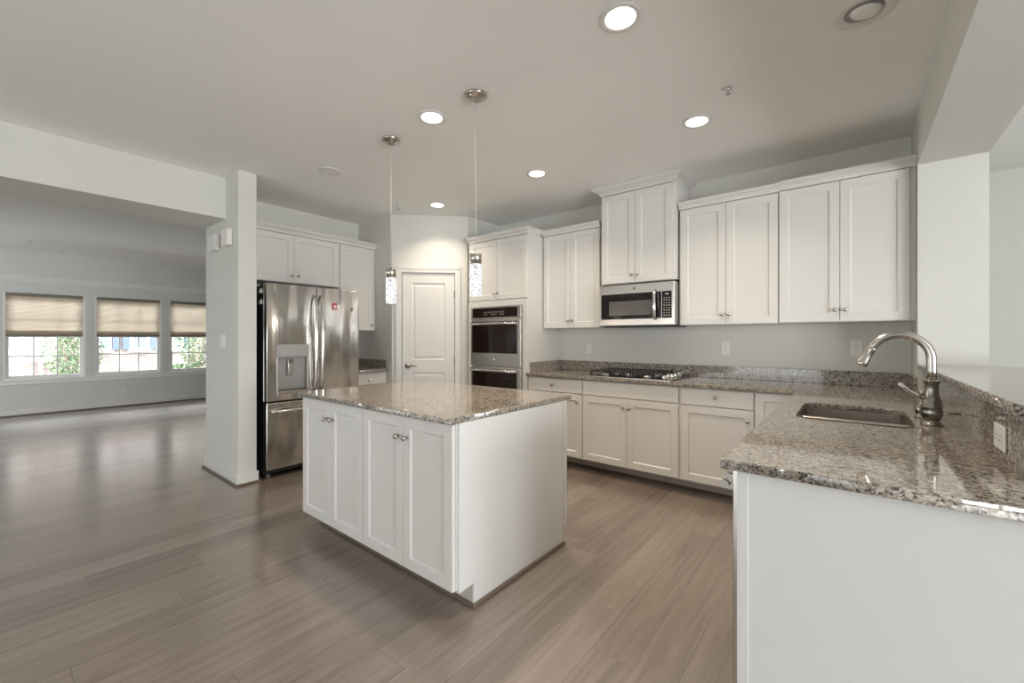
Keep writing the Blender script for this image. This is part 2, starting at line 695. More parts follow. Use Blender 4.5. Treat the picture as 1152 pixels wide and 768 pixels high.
def rrect(x0, x1, y0, y1, r, n=6):
    pts = []
    for cx, cy, a0 in ((x1 - r, y0 + r, -PI / 2), (x1 - r, y1 - r, 0), (x0 + r, y1 - r, PI / 2), (x0 + r, y0 + r, PI)):
        for k in range(n + 1):
            a = a0 + PI / 2 * k / n
            pts.append((cx + r * math.cos(a), cy + r * math.sin(a)))
    return pts


def slab_with_hole(name, outline, holes, z0, z1, bev, mat, parent=None):
    """stone slab from a plan outline with cut-outs, edges eased"""
    cu = bpy.data.curves.new(name, 'CURVE')
    cu.dimensions = '2D'
    cu.fill_mode = 'BOTH'
    cu.extrude = (z1 - z0) / 2 - bev
    cu.bevel_depth = bev
    cu.bevel_resolution = 2
    cu.offset = -bev
    for pts in [outline] + holes:
        s = cu.splines.new('POLY')
        s.points.add(len(pts) - 1)
        for p, q in zip(s.points, pts):
            p.co = (q[0], q[1], 0, 1)
        s.use_cyclic_u = True
    tmp = bpy.data.objects.new(name + '_tmp', cu)
    COL.objects.link(tmp)
    dg = bpy.context.evaluated_depsgraph_get()
    me = bpy.data.meshes.new_from_object(tmp.evaluated_get(dg))
    me.name = name
    me.transform(Matrix.Translation((0, 0, (z0 + z1) / 2)))
    bpy.data.objects.remove(tmp)
    me.materials.clear()
    me.materials.append(mat)
    o = bpy.data.objects.new(name, me)
    COL.objects.link(o)
    o.parent = parent
    return o


# ------------------------------------------------------------------ room shell
struct('floor', MB().box(XF - 0.2, 4.6, -4.0, 6.0, -0.12, 0.0), M['floor'], 'grey brown wood plank floor running through both rooms', 'floor')
struct('ceiling', MB().box(XF - 0.2, 4.6, -4.0, 6.0, H, H + 0.12), M['ceiling'], 'flat off-white ceiling with recessed lights', 'ceiling')
struct('wall_back', MB().box(XL - 0.12, 0.626, YB, YB + 0.14, 0, H), M['wall'], 'pale grey kitchen wall behind the range cabinets', 'wall')
struct('wall_fridge', MB().box(XL - 0.12, XL, 1.49, YB, 0, H), M['wall'], 'pale grey wall behind the refrigerator', 'wall')
struct('wall_wing', MB().box(-4.98, -4.115, 1.345, 1.49, 0, H, 0.003), M['wall'], 'pale end wall standing beside the refrigerator', 'wall')
struct('wall_header', MB().box(-4.98, -4.42, -3.5, 1.345, 2.354, H), M['wall'], 'wide pale header over the opening to the living room', 'wall header')
# pass-through on the sink side: jamb, header, half wall
struct('wall_jamb', MB().box(0.318, 0.626, 3.7435, YB, 0, H), M['wall'], 'short white wall between the upper cabinets and the pass-through', 'wall')
struct('wall_passthrough_header', MB().box(0.318, 0.626, -3.5, 3.7435, 2.383, H), M['wall'], 'white header with lit underside over the pass-through', 'wall header')
struct('wall_half', MB().box(0.362, 0.60, 1.62, 3.7435, 0, 1.076), M['wall'], 'half wall carrying the granite bar ledge', 'half wall')
# dining side and the wall behind the camera (dining windows, recess of the added lamp, added sky opening)
mb = MB()
mb.box(4.5, 4.6, -3.5, 5.6, 0, 0.3).box(4.5, 4.6, -3.5, 5.6, 2.1, H)
for y0, y1 in ((-3.5, -1.2), (0.2, 0.4), (1.8, 5.6)):
    mb.box(4.5, 4.6, y0, y1, 0.3, 2.1)
struct('wall_dining_side', mb, M['wall'], 'dining room wall with wide windows beside the kitchen', 'wall')
struct('wall_dining_end', MB().box(0.626, 4.5, 5.5, 5.6, 0, H), M['wall'], 'bright white wall seen through the pass-through', 'wall')
struct('wall_dining_return', MB().box(0.53, 0.626, YB + 0.14, 5.6, 0, H), M['wall'], 'wall closing the dining room behind the kitchen', 'wall')
mb = MB()
mb.box(XF, -9.6, -3.6, -3.5, 0, H).box(-8.6, -4.7, -3.6, -3.5, 0, H).box(-0.5, 4.5, -3.6, -3.5, 0, H).box(-4.7, -0.5, -3.6, -3.5, 1.8, H)
mb.box(-4.8, -0.4, -3.64, -3.6, 0, 2.3)  # panel closing the recess behind the added fill lamp
mb.box(-9.6, -8.6, -3.6, -3.5, 0, 0.6).box(-9.6, -8.6, -3.6, -3.5, 2.0, H)  # wall below and above the added living room opening
struct('wall_rear', mb, M['wall'], 'rear wall with a closed recess for the fill lamp and an added sky opening', 'wall')
# living room
struct('wall_living_end', MB().box(XF, XL - 0.12, YB + 0.14, YB + 0.24, 0, H), M['wall'], 'living room end wall behind the kitchen', 'wall')
WIN = [(0.125, 1.07), (1.18, 2.135), (2.24, 3.19)]
WZ0, WZ1 = 0.585, 2.015
mb = MB()
mb.box(XF - 0.14, XF, -3.6, YB + 0.24, 0, WZ0).box(XF - 0.14, XF, -3.6, YB + 0.24, WZ1, H)
ys = [-3.6] + [y for w in WIN for y in w] + [YB + 0.24]
for a, c in zip(ys[0::2], ys[1::2]):
    mb.box(XF - 0.14, XF, a, c, WZ0, WZ1)
struct('wall_front', mb, M['grey_wall'], 'grey living room wall with three windows in a row', 'wall')
struct('wall_bulkhead', MB().box(XF, XF + 0.10, -3.5, YB + 0.14, 2.275, H), M['grey_wall'], 'shallow grey bulkhead above the living room windows', 'bulkhead')
struct('wall_shading_storeys', MB().box(XF - 0.14, XF + 0.1, -6, 9, H + 0.12, 8.5), M['brick'], 'unseen upper storeys added above the living room windows to shade the street', 'wall')  # added to block part of the sky from the house opposite
struct('trim_1', MB().prism_y([(XF, 2.195), (XF + 0.02, 2.195), (XF + 0.10, 2.268), (XF + 0.10, 2.275), (XF, 2.275)], -3.5, YB + 0.14), M['white_trim'], 'long white trim strip under the living room bulkhead', 'trim')

# pantry walls across the corner
A0 = Vector((-4.205, 2.965))
D = Vector((0.70711, 0.70711))
NB = Vector((-0.70711, 0.70711))
TB = 0.882
def dpt(t, n):
    p = A0 + D * t + NB * n
    return (p.x, p.y)
DT0, DT1, DZ = 0.112, 0.732, 2.042
WT = 0.11
mb = MB()
mb.prism([(XL, 2.965), (A0.x, A0.y), dpt(DT0, 0), dpt(DT0, WT), dpt(0.04, WT), (XL, 2.965 + WT)], 0, H)
mb.prism([dpt(DT1, 0), dpt(TB, 0), (dpt(TB, 0)[0], YB), (dpt(TB, 0)[0] - WT, YB), (dpt(TB, 0)[0] - WT, dpt(TB, 0)[1] + 0.05), dpt(DT1, WT)], 0, H)
mb.prism([dpt(DT0, 0), dpt(DT1, 0), dpt(DT1, WT), dpt(DT0, WT)], DZ, H)
struct('wall_pantry', mb, M['wall'], 'angled pale wall of the corner pantry around its door', 'wall')

# baseboards and shoe mouldings
def base_run(mb, x0, x1, y0, y1, h=0.10):
    mb.use(M['trim']).box(x0, x1, y0, y1, 0.012, h, 0.003)
mb = MB()
base_run(mb, -4.993, -4.102, 1.332, 1.345)
base_run(mb, -4.115, -4.102, 1.345, 1.503)
mb.use(M['shoe']).box(-5.006, -4.088, 1.318, 1.332, 0, 0.02, 0.004).box(-4.102, -4.088, 1.332, 1.517, 0, 0.02, 0.004)
struct('baseboard_wing', mb, None, 'white baseboard with dark shoe wrapping the wall beside the refrigerator', 'baseboard')
mb = MB()
mb.use(M['trim']).box(XF, XF + 0.014, -3.5, YB + 0.14, 0.012, 0.10, 0.003)
mb.use(M['shoe']).box(XF + 0.014, XF + 0.03, -3.5, YB + 0.14, 0, 0.022, 0.004)
struct('baseboard_front', mb, None, 'white baseboard with dark shoe under the living room windows', 'baseboard')
mb = MB()
def dbox(mb, t0, t1, n0, n1, z0, z1):
    mb.prism([dpt(t0, n0), dpt(t1, n0), dpt(t1, n1), dpt(t0, n1)], z0, z1)
mb.use(M['trim'])
dbox(mb, 0.0, 0.046, -0.013, 0, 0.012, 0.10)
dbox(mb, 0.80, TB, -0.013, 0, 0.012, 0.10)
struct('baseboard_pantry', mb, None, 'short white baseboards beside the pantry door', 'baseboard')

# pantry door: casing, slab, lever, hinges
mb = MB()
for t0, t1, z0, z1 in ((0.046, 0.106, 0, DZ + 0.065), (0.738, 0.798, 0, DZ + 0.065), (0.106, 0.738, DZ + 0.004, DZ + 0.065)):
    dbox(mb, t0, t1, -0.016, 0, z0, z1)
    if t1 - t0 < 0.1:
        i0, i1 = (t0, t0 + 0.022) if t0 < 0.4 else (t1 - 0.022, t1)
        dbox(mb, i0, i1, -0.022, -0.016, z0, z1)
    else:
        dbox(mb, t0 - 0.06, t1 + 0.06, -0.022, -0.016, z1 - 0.022, z1)
dbox(mb, DT0 - 0.006, DT0, -0.012, 0.1, 0, DZ)
dbox(mb, DT1, DT1 + 0.006, -0.012, 0.1, 0, DZ)
struct('trim_2', mb, M['trim'], 'white moulded casing around the pantry door', 'door casing')

dw = DT1 - DT0 - 0.012
door = thing('door_1', 'white two-panel pantry door set across the kitchen corner', 'door', (*dpt(DT0 + 0.006, 0.004), 0), PI / 4)
door['kind'] = 'structure'
mb = MB()
def panel_door(mb, w, h, th, panels, rail_d=0.011):
    """slab facing -y with raised panels"""
    xs = sorted({0, w} | {p[0] for p in panels} | {p[1] for p in panels})
    zs = sorted({0, h} | {p[2] for p in panels} | {p[3] for p in panels})
    mb.box(0, w, th * 0.55, th, 0, h)
    for x0, x1 in zip(xs, xs[1:]):
        for z0, z1 in zip(zs, zs[1:]):
            if not any(p[0] <= x0 and x1 <= p[1] and p[2] <= z0 and z1 <= p[3] for p in panels):
                mb.box(x0, x1, 0, th * 0.55, z0, z1)
    for p in panels:
        def lp(i, y):
            return [(p[0] + i, y, p[2] + i), (p[1] - i, y, p[2] + i), (p[1] - i, y, p[3] - i), (p[0] + i, y, p[3] - i)]
        rings = [lp(0, 0), lp(0.010, rail_d), lp(0.022, rail_d), lp(0.040, 0.003)]
        V = [[mb.bm.verts.new(q) for q in r] for r in rings]
        for a, c in zip(V, V[1:]):
            for i in range(4):
                mb.bm.faces.new((a[i], a[(i + 1) % 4], c[(i + 1) % 4], c[i]))
        mb.bm.faces.new(V[-1])
panel_door(mb, dw, DZ - 0.012, 0.035, [(0.112, dw - 0.112, 1.01, 1.915), (0.112, dw - 0.112, 0.22, 0.86)])
slab = mb.build('door_panel', M['trim'], door)
slab.location.z = 0.008
mb = MB()
mb.lathe([(0.031, 0), (0.031, 0.006), (0.026, 0.010), (0.011, 0.013), (0.010, 0.045)], (0.062, 0, 0.945), (0, -1, 0), 20)
mb.tube([(0.062, -0.045, 0.945), (0.075, -0.052, 0.945), (0.11, -0.054, 0.948), (0.165, -0.050, 0.945), (0.172, -0.047, 0.943)],
        [0.010, 0.010, 0.0085, 0.007, 0.004], 12)
o = mb.build('door_handle', M['nickel_dark'], door)
o['label'] = 'brushed nickel lever handle'
for z in (0.24, 1.02, 1.79):
    mb = MB()
    mb.lathe([(0.007, 0), (0.007, 0.085), (0.004, 0.092)], (dw + 0.002, -0.004, z - 0.045), (0, 0, 1), 10)
    mb.box(dw - 0.004, dw + 0.008, -0.003, 0.002, z - 0.04, z + 0.04)
    mb.build('hinge', M['nickel_dark'], door)

# ------------------------------------------------------------------ living room windows and shades
LBL = ['window nearest the beam, with a green tree outside its lower sash',
       'middle one of the three living room windows, showing blue shutters outside',
       'window beside the wall end, partly hidden by it']
for k, (y0, y1) in enumerate(WIN):
    w = y1 - y0
    t = thing('window_%d' % (k + 1), LBL[k], 'window', (XF, y0, WZ0), PI / 2)
    t['kind'] = 'structure'
    hgt = WZ1 - WZ0
    # local: x along the wall, -y into the room, z up
    mb = MB()
    f = 0.03
    mb.box(0, f, 0.005, 0.12, 0, hgt).box(w - f, w, 0.005, 0.12, 0, hgt).box(f, w - f, 0.005, 0.12, 0, 0.03).box(f, w - f, 0.005, 0.12, hgt - f, hgt)
    mb.build('window_frame', M['white_trim'], t)
    def sash(z0, z1, y, nrow, name):
        mb = MB()
        s = 0.038
        x0, x1 = f, w - f
        mb.box(x0, x0 + s, y, y + 0.03, z0, z1, 0.003).box(x1 - s, x1, y, y + 0.03, z0, z1, 0.003)
        mb.box(x0 + s, x1 - s, y, y + 0.03, z0, z0 + s, 0.003).box(x0 + s, x1 - s, y, y + 0.03, z1 - s, z1, 0.003)
        gx0, gx1 = x0 + s, x1 - s
        for i in (1, 2):
            xx = gx0 + (gx1 - gx0) * i / 3
            mb.box(xx - 0.008, xx + 0.008, y + 0.008, y + 0.022, z0 + s, z1 - s)
        for i in range(1, nrow):
            zz = z0 + s + (z1 - z0 - 2 * s) * i / nrow
            mb.box(gx0, gx1, y + 0.009, y + 0.021, zz - 0.008, zz + 0.008)
        o = mb.build(name, M['white_trim'], t)
        g = MB().box(gx0, gx1, y + 0.0135, y + 0.0165, z0 + s, z1 - s).build('pane', M['pane'], o)
        return o
    sash(0.03, 0.74, 0.035, 2, 'lower_sash')
    sash(0.70, hgt - f, 0.075, 2, 'upper_sash')
    # cellular shade drawn half down
    sh = thing('window_shade', ['tan cellular shade half lowered in the window by the beam',
                                'tan cellular shade half lowered in the middle living room window',
                                'tan cellular shade half lowered in the window next to the wall end'][k], 'window shade',
               (XF, y0, WZ0), PI / 2, 'cellular shades on the living room windows')
    zb = 1.300 - WZ0
    zt = hgt - 0.028
    mb = MB()
    rows = []
    n = 34
    for i in range(2 * n + 1):
        z = zb + 0.02 + (zt - zb - 0.045) * i / (2 * n)
        y = 0.004 if i % 2 else 0.013
        rows.append([(0.034, y, z), (w - 0.034, y, z)])
    mb.quadsurf(rows)
    for top, back in ((0.085, 0.021), (0.055, 0.027)):   # cells gathered above the bottom rail
        rows = []
        for i in range(13):
            rows.append([(0.034, back + (0.004 if i % 2 else 0.0), zb + 0.02 + top * i / 12), (w - 0.034, back + (0.004 if i % 2 else 0.0), zb + 0.02 + top * i / 12)])
        mb.quadsurf(rows)
    mb.build('shade_fabric', M['shade'], sh)
    MB().box(0.033, w - 0.033, -0.012, 0.03, zt - 0.026, zt + 0.026, 0.003).build('headrail', M['rail'], sh)
    MB().box(0.033, w - 0.033, -0.002, 0.02, zb, zb + 0.028, 0.003).build('bottom_rail', M['rail'], sh)
mb = MB()
mb.box(XF - 0.03, XF + 0.035, -0.1, 3.42, WZ0 - 0.022, WZ0, 0.004)
mb.box(XF, XF + 0.016, -0.06, 3.38, WZ0 - 0.075, WZ0 - 0.022, 0.003)
struct('trim_3', mb, M['white_trim'], 'white sill board running under the three front windows', 'window sill')

# ------------------------------------------------------------------ outlets and switches
def plate(mb, w, h):
    mb.use(M['plastic']).box(-w / 2, w / 2, -0.006, 0, -h / 2, h / 2, 0.002)
def outlet(loc, rz, label, name='wall_outlet', horiz=False, group='power outlets in the kitchen'):
    t = thing(name, label, 'outlet', loc, rz, group)
    mb = MB()
    w, h = (0.115, 0.073) if horiz else (0.073, 0.115)
    plate(mb, w, h)
    mb.build('cover_plate', None, t)
    for s in (-1, 1):
        mb = MB()
        if horiz:
            cx, cz = s * 0.021, 0
        else:
            cx, cz = 0, s * 0.021
        mb.use(M['plastic']).box(cx - 0.0145, cx + 0.0145, -0.008, -0.006, cz - 0.0145, cz + 0.0145, 0.001)
        mb.use(M['slot'])
        for q in (-1, 1):
            if horiz:
                mb.box(cx + 0.001, cx + 0.009, -0.0085, -0.008, cz + q * 0.006 - 0.0012, cz + q * 0.006 + 0.0012)
            else:
                mb.box(cx + q * 0.006 - 0.0012, cx + q * 0.006 + 0.0012, -0.0085, -0.008, cz + 0.001, cz + 0.009)
        mb.box(cx - 0.002, cx + 0.002, -0.0085, -0.008, cz - 0.009, cz - 0.005)
        mb.build('receptacle', None, t)
    return t
outlet((-2.277, YB, 1.157), 0, 'white outlet on the back wall between oven cabinet and cooktop')
outlet((-0.895, YB, 1.182), 0, 'white outlet on the back wall just beyond the microwave')
outlet((0.015, YB, 1.197), 0, 'white outlet on the back wall behind the faucet')
outlet((-1.409, 1.797, 0.655), PI / 2, 'white outlet on the plain end panel of the island')
outlet((0.3395, 1.884, 0.982), -PI / 2, 'wide pale outlet set in the granite splash under the bar ledge', horiz=True)
outlet((XF, 1.573, 0.30), PI / 2, 'white outlet low on the wall under the middle living room window', group=None)
t = thing('light_switch', 'white double light switch on the wall end by the refrigerator', 'light switch', (-4.49, 1.345, 1.24))
mb = MB()
plate(mb, 0.118, 0.118)
mb.build('cover_plate', None, t)
for s in (-1, 1):
    MB().box(s * 0.026 - 0.016, s * 0.026 + 0.016, -0.0095, -0.006, -0.033, 0.033, 0.0015).build('rocker', M['plastic'], t)
# two chime boxes high on the wall end
for x0, x1, lab in ((-4.41, -4.24, 'white chime box high on the wall end, the one nearer its corner'),
                    (-4.77, -4.56, 'white chime box high on the wall end, the one nearer the living room')):
    t = thing('door_chime', lab, 'door chime', ((x0 + x1) / 2, 1.345, 2.09), 0, 'chime boxes on the wall end')
    hw = (x1 - x0) / 2
    MB().box(-hw, hw, -0.045, -0.004, 0, 0.145, 0.004, 2).build('cover', M['plastic'], t)
    MB().box(-hw + 0.008, hw - 0.008, -0.004, 0, 0.008, 0.137).build('base', M['grey_plastic'], t)


# ------------------------------------------------------------------ cabinets
def knob(parent, x, z, y=0.0):
    mb = MB()
    mb.lathe([(0.0075, 0), (0.006, 0.004), (0.0052, 0.013), (0.012, 0.018), (0.0145, 0.023), (0.0125, 0.028), (0.0, 0.0295)], (x, y, z), (0, -1, 0), 16)
    return mb.build('knob', M['nickel'], parent)


def door_part(root, x0, x1, z0, z1, kn=None, name='door'):
    o = MB().shaker(x0 + 0.0015, x1 - 0.0015, z0, z1).build(name, M['cab'], root)
    if kn:
        knob(o, *kn)
    return o


def drawer_part(root, x0, x1, z0, z1, kn=None, name='drawer'):
    o = MB().box(x0 + 0.0015, x1 - 0.0015, 0, 0.02, z0, z1, 0.0025).build(name, M['cab'], root)
    if kn:
        knob(o, *kn)
    return o


TOP = 0.884
def base_cabinet(label, loc, rz, w, depth, fronts, toe=0.19, group=None, body_x=None, toe_x=None, hollow=False):
    """local: fronts face -y at y=0, the box stands behind, z=0 on the floor"""
    t = thing('base_cabinet', label, 'cabinet', loc, rz, group)
    b0, b1 = body_x or (0, w)
    if hollow:
        mb = MB()
        mb.box(b0, b0 + 0.018, 0.021, depth, 0.118, TOP).box(b1 - 0.018, b1, 0.021, depth, 0.118, TOP)
        mb.box(b0, b1, 0.021, depth, 0.118, 0.136).box(b0, b1, depth - 0.012, depth, 0.136, TOP)
        mb.build('body', M['cab'], t)
    else:
        MB().box(b0, b1, 0.021, depth, 0.118, TOP).build('body', M['cab'], t)
    mb = MB()
    u0, u1 = toe_x or (b0, b1)
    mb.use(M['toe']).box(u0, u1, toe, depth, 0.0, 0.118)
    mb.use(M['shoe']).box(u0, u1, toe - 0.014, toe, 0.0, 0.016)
    mb.build('toe_kick', None, t)
    for kind, x0, x1, z0, z1, kn in fronts:
        (door_part if kind == 'door' else drawer_part)(t, x0, x1, z0, z1, kn)
    return t


YF = 3.532     # door faces of the back run
ZD0, ZD1, ZR0, ZR1 = 0.130, 0.733, 0.742, 0.874
G = 'base cabinets along the back wall'
x0 = -2.648
base_cabinet('white base cabinet with one drawer, between the oven cabinet and the cooktop cabinet', (x0, YF, 0), 0, 0.648, 0.62,
             [('drawer', 0.012, 0.645, ZR0, ZR1, (0.315, 0.81)), ('door', 0.012, 0.645, ZD0, ZD1, (0.60, 0.66))], group=G)
base_cabinet('white two-door base cabinet below the gas cooktop', (-2.0, YF, 0), 0, 0.893, 0.62,
             [('drawer', 0.003, 0.888, ZR0, ZR1, None), ('door', 0.003, 0.444, ZD0, ZD1, (0.415, 0.655)), ('door', 0.444, 0.888, ZD0, ZD1, (0.473, 0.655))], group=G)
base_cabinet('white base cabinet with drawer and single door beside the cooktop cabinet', (-1.107, YF, 0), 0, 0.538, 0.62,
             [('drawer', 0.014, 0.535, ZR0, ZR1, (0.275, 0.815)), ('door', 0.014, 0.535, ZD0, ZD1, (0.498, 0.655))], group=G)
base_cabinet('white corner base cabinet half hidden behind the sink counter', (-0.569, YF, 0), 0, 0.66, 0.62,
             [('door', 0.004, 0.288, ZD0, ZR1, None)], group=G, body_x=(0, 0.9), toe_x=(0, 0.9))

# cabinet below the sink and the corner cabinet of the sink leg (faces -x)
XS = -0.268
base_cabinet('white two-door cabinet under the sink', (XS, 2.96, 0), -PI / 2, 0.93, 0.58,
             [('drawer', 0.003, 0.927, ZR0, ZR1, None), ('door', 0.003, 0.465, ZD0, ZD1, (0.435, 0.66)), ('door', 0.465, 0.927, ZD0, ZD1, (0.495, 0.66))], toe=0.09, hollow=True)
base_cabinet('narrow white filler cabinet between the sink cabinet and the corner', (XS, YF - 0.012, 0), -PI / 2, 0.555, 0.58,
             [('door', 0.03, 0.552, ZD0, ZR1, None)], toe=0.09)

# dishwasher next to the end panel
t = thing('dishwasher', 'stainless dishwasher at the end of the sink counter, bar handle showing', 'dishwasher', (-0.287, 2.024, 0), -PI / 2)
MB().box(0.004, 0.596, 0.03, 0.58, 0.10, 0.878).build('body', M['fridge_side'], t)
o = MB().box(0.002, 0.600, 0, 0.028, 0.115, 0.875, 0.004, 2).build('door', M['steel_door'], t)
mb = MB()
mb.tube([(0.05, -0.030, 0.815), (0.565, -0.030, 0.815)], 0.0125, 14)
for x in (0.075, 0.545):
    mb.box(x - 0.012, x + 0.012, -0.03, 0.002, 0.818, 0.850, 0.003)
mb.build('handle', M['nickel_dark'], o)
MB().box(0.01, 0.59, 0.07, 0.5, 0.0, 0.10).build('toe_kick', M['blackmat'], t)

# end panel of the sink counter
t = thing('end_panel', 'plain white end panel closing the sink counter nearest the camera', 'panel', (-0.271, 1.402, 0))
mb = MB()
mb.box(0, 0.632, 0.003, 0.02, 0, TOP)
mb.box(0, 0.030, 0, 0.003, 0, TOP, 0.0012)
mb.build('panel', M['panel'], t)


# upper cabinets
def upper_cabinet(label, loc, rz, w, depth, z0, z1, doors, ctop, proj=0.035, lret=False, rret=False, group=None, edge=0.0, name='upper_cabinet'):
    """local z measured from the floor; root sits at the cabinet's underside"""
    t = thing(name, label, 'cabinet', (loc[0], loc[1], z0), rz, group)
    h = z1 - z0
    MB().box(0, w, 0.021, depth, 0, h).build('body', M['cab'], t)
    for x0, x1, kn in doors:
        door_part(t, x0, x1, 0.004, h - 0.012, kn)
    c = ctop - z0
    mb = MB()
    ch = c - (h - 0.006)
    mb.crown(0, w, depth, [(0.0, h - 0.006), (0.004, h - 0.004), (0.004, h + ch * 0.12), (proj * 0.35, h + ch * 0.35), (proj * 0.8, h + ch * 0.55), (proj, h + ch * 0.62), (proj, c)], lret, rret)
    mb.build('crown_moulding', M['cab'], t)
    return t


YU = 3.806
G = 'upper cabinets along the back wall'
upper_cabinet('white two-door upper cabinet between the oven cabinet and the microwave', (-2.645, YU), 0, 0.69, YB - YU - 0.002, 1.378, 2.383,
              [(0.010, 0.352, (0.325, 0.075)), (0.352, 0.688, (0.379, 0.075))], 2.432, group=G)
upper_cabinet('tall white two-door cabinet above the microwave, crown touching the ceiling', (-1.928, 3.765), 0, 0.722, YB - 3.765 - 0.002, 1.79, 2.655,
              [(0.012, 0.350, (0.322, 0.07)), (0.350, 0.690, (0.378, 0.07))], H - 0.001, 0.062, True, True, group=G)
upper_cabinet('white two-door upper cabinet just beyond the microwave', (-1.193, YU), 0, 0.743, YB - YU - 0.002, 1.386, 2.40,
              [(0.014, 0.376, (0.346, 0.082)), (0.376, 0.740, (0.400, 0.082))], 2.452, group=G)
upper_cabinet('white two-door upper cabinet meeting the jamb of the pass-through', (-0.449, YU), 0, 0.765, YB - YU - 0.002, 1.390, 2.405,
              [(0.003, 0.371, (0.341, 0.086)), (0.371, 0.735, (0.400, 0.086))], 2.462, group=G)

# tall oven cabinet
t = thing('oven_cabinet', 'tall white cabinet housing the double wall oven', 'cabinet', (-3.508, 3.532, 0))
w = 0.858
dp = YB - 3.532 - 0.002
mb = MB()
mb.box(0, 0.02, 0.021, dp, 0.0, 2.375).box(w - 0.02, w, 0.021, dp, 0.0, 2.375)
mb.box(0.02, w - 0.02, 0.021, dp, 1.635, 2.375).box(0.02, w - 0.02, 0.021, dp, 0.114, 0.36)
mb.box(0.02, w - 0.02, dp - 0.02, dp, 0.36, 1.635)
mb.box(0, 0.072, 0.0, 0.021, 0.114, 1.66).box(w - 0.062, w, 0.0, 0.021, 0.114, 1.66).box(0.072, w - 0.062, 0.0, 0.021, 1.625, 1.66)
mb.box(0, w, 0.0, 0.021, 1.66, 1.688, 0.002)
mb.build('body', M['cab'], t)
for x0, x1, kx in ((0.006, 0.43, 0.402), (0.43, w - 0.004, 0.458)):
    o = MB().shaker(x0 + 0.0015, x1 - 0.0015, 1.70, 2.362).build('door', M['cab'], t)
    knob(o, kx, 1.765)
drawer_part(t, 0.006, w - 0.004, 0.125, 0.352, (0.43, 0.24))
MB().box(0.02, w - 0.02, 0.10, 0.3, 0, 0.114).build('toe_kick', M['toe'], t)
mb = MB()
mb.crown(0, w, 0.232, [(0.0, 2.369), (0.004, 2.371), (0.004, 2.385), (0.014, 2.397), (0.030, 2.407), (0.036, 2.413), (0.036, 2.436)], False, True)
mb.build('crown_moulding', M['cab'], t)

# double wall oven
t = thing('double_oven', 'built-in stainless double wall oven with black glass doors', 'oven', (-3.433, 3.532, 0.365))
w = 0.722
MB().box(0.01, w - 0.01, 0.022, 0.55, 0, 1.255).build('body', M['fridge_side'], t)
MB().box(0, w, -0.006, 0.0, 0.0, 1.255).use(M['steel']).build('trim_frame', M['steel'], t)
mb = MB()
mb.use(M['steel']).box(0.0, w, -0.034, -0.006, 1.122, 1.25, 0.003)
mb.use(M['ovenglass']).box(0.028, w - 0.045, -0.036, -0.034, 1.138, 1.243)
mb.use(M['key'])
for r in range(2):
    for k in range(9):
        if k in (2, 6) and r == 0:
            continue
        mb.box(0.20 + k * 0.034, 0.216 + k * 0.034, -0.0368, -0.036, 1.166 + r * 0.024, 1.175 + r * 0.024)
mb.build('control_panel', None, t)
def oven_door(z0, z1, g0, g1, hz, badge):
    mb = MB()
    mb.use(M['steel']).box(0.0, w, -0.040, -0.006, z0, z1, 0.004)
    mb.use(M['ovenglass']).box(0.024, w - 0.045, -0.042, -0.040, g0, g1)
    o = mb.build('oven_door', None, t)
    mb = MB()
    mb.tube([(0.03, -0.082, hz), (0.2, -0.088, hz), (w - 0.2, -0.088, hz), (w - 0.03, -0.082, hz)], 0.0135, 14)
    for x in (0.05, w - 0.05):
        mb.box(x - 0.013, x + 0.013, -0.082, -0.038, hz - 0.010, hz + 0.010, 0.002)
    mb.build('handle', M['chrome'], o)
    if badge:
        MB().lathe([(0.019, 0), (0.019, 0.004), (0.015, 0.006), (0.0, 0.006)], (w * 0.48, -0.040, badge), (0, -1, 0), 20).build('badge', M['chrome'], o)
oven_door(0.600, 1.112, 0.742, 1.090, 1.066, 0.672)
oven_door(0.02, 0.585, 0.06, 0.562, 0.553, None)

# microwave over the cooktop
t = thing('microwave', 'stainless over-the-range microwave with black window and keypad', 'microwave', (-1.926, 3.735, 1.378))
w, h = 0.716, 0.394
MB().box(0.0, w, 0.022, 0.42, 0.012, h, 0.003).build('body', M['grey_plastic'], t)
mb = MB()
mb.use(M['steel']).box(0, w, 0, 0.022, 0.012, h, 0.004)
mb.use(M['black']).box(0.022, 0.604, -0.002, 0, 0.072, 0.310, 0.0008)
mb.use(M['mwglass']).box(0.105, 0.515, -0.0028, -0.002, 0.108, 0.240)
o = mb.build('door', None, t)
mb = MB()
mb.tube([(0.552, -0.012, 0.068), (0.552, -0.034, 0.085), (0.552, -0.038, 0.19), (0.552, -0.034, 0.298), (0.552, -0.012, 0.318)], 0.0145, 14)
mb.build('handle', M['chrome'], o)
mb = MB()
mb.lathe([(0.012, 0), (0.012, 0.002), (0.0, 0.002)], (0.355, 0, 0.352), (0, -1, 0), 20)
mb.build('badge', M['nickel_dark'], o)
mb = MB()
mb.use(M['black']).box(0.609, 0.694, -0.002, 0, 0.072, 0.310, 0.0008)
mb.use(M['key'])
mb.box(0.636, 0.668, -0.0028, -0.002, 0.279, 0.290)
for r in range(8):
    for k in range(3):
        zz = 0.092 + r * 0.0222
        xx = 0.624 + k * 0.022
        mb.box(xx, xx + 0.012, -0.0028, -0.002, zz, zz + (0.006 if r % 2 else 0.009))
mb.build('keypad', None, t)
mb = MB()
mb.use(M['blackmat']).box(0.03, w - 0.02, 0.03, 0.40, 0.0, 0.012)
mb.build('vent_grille', None, t)

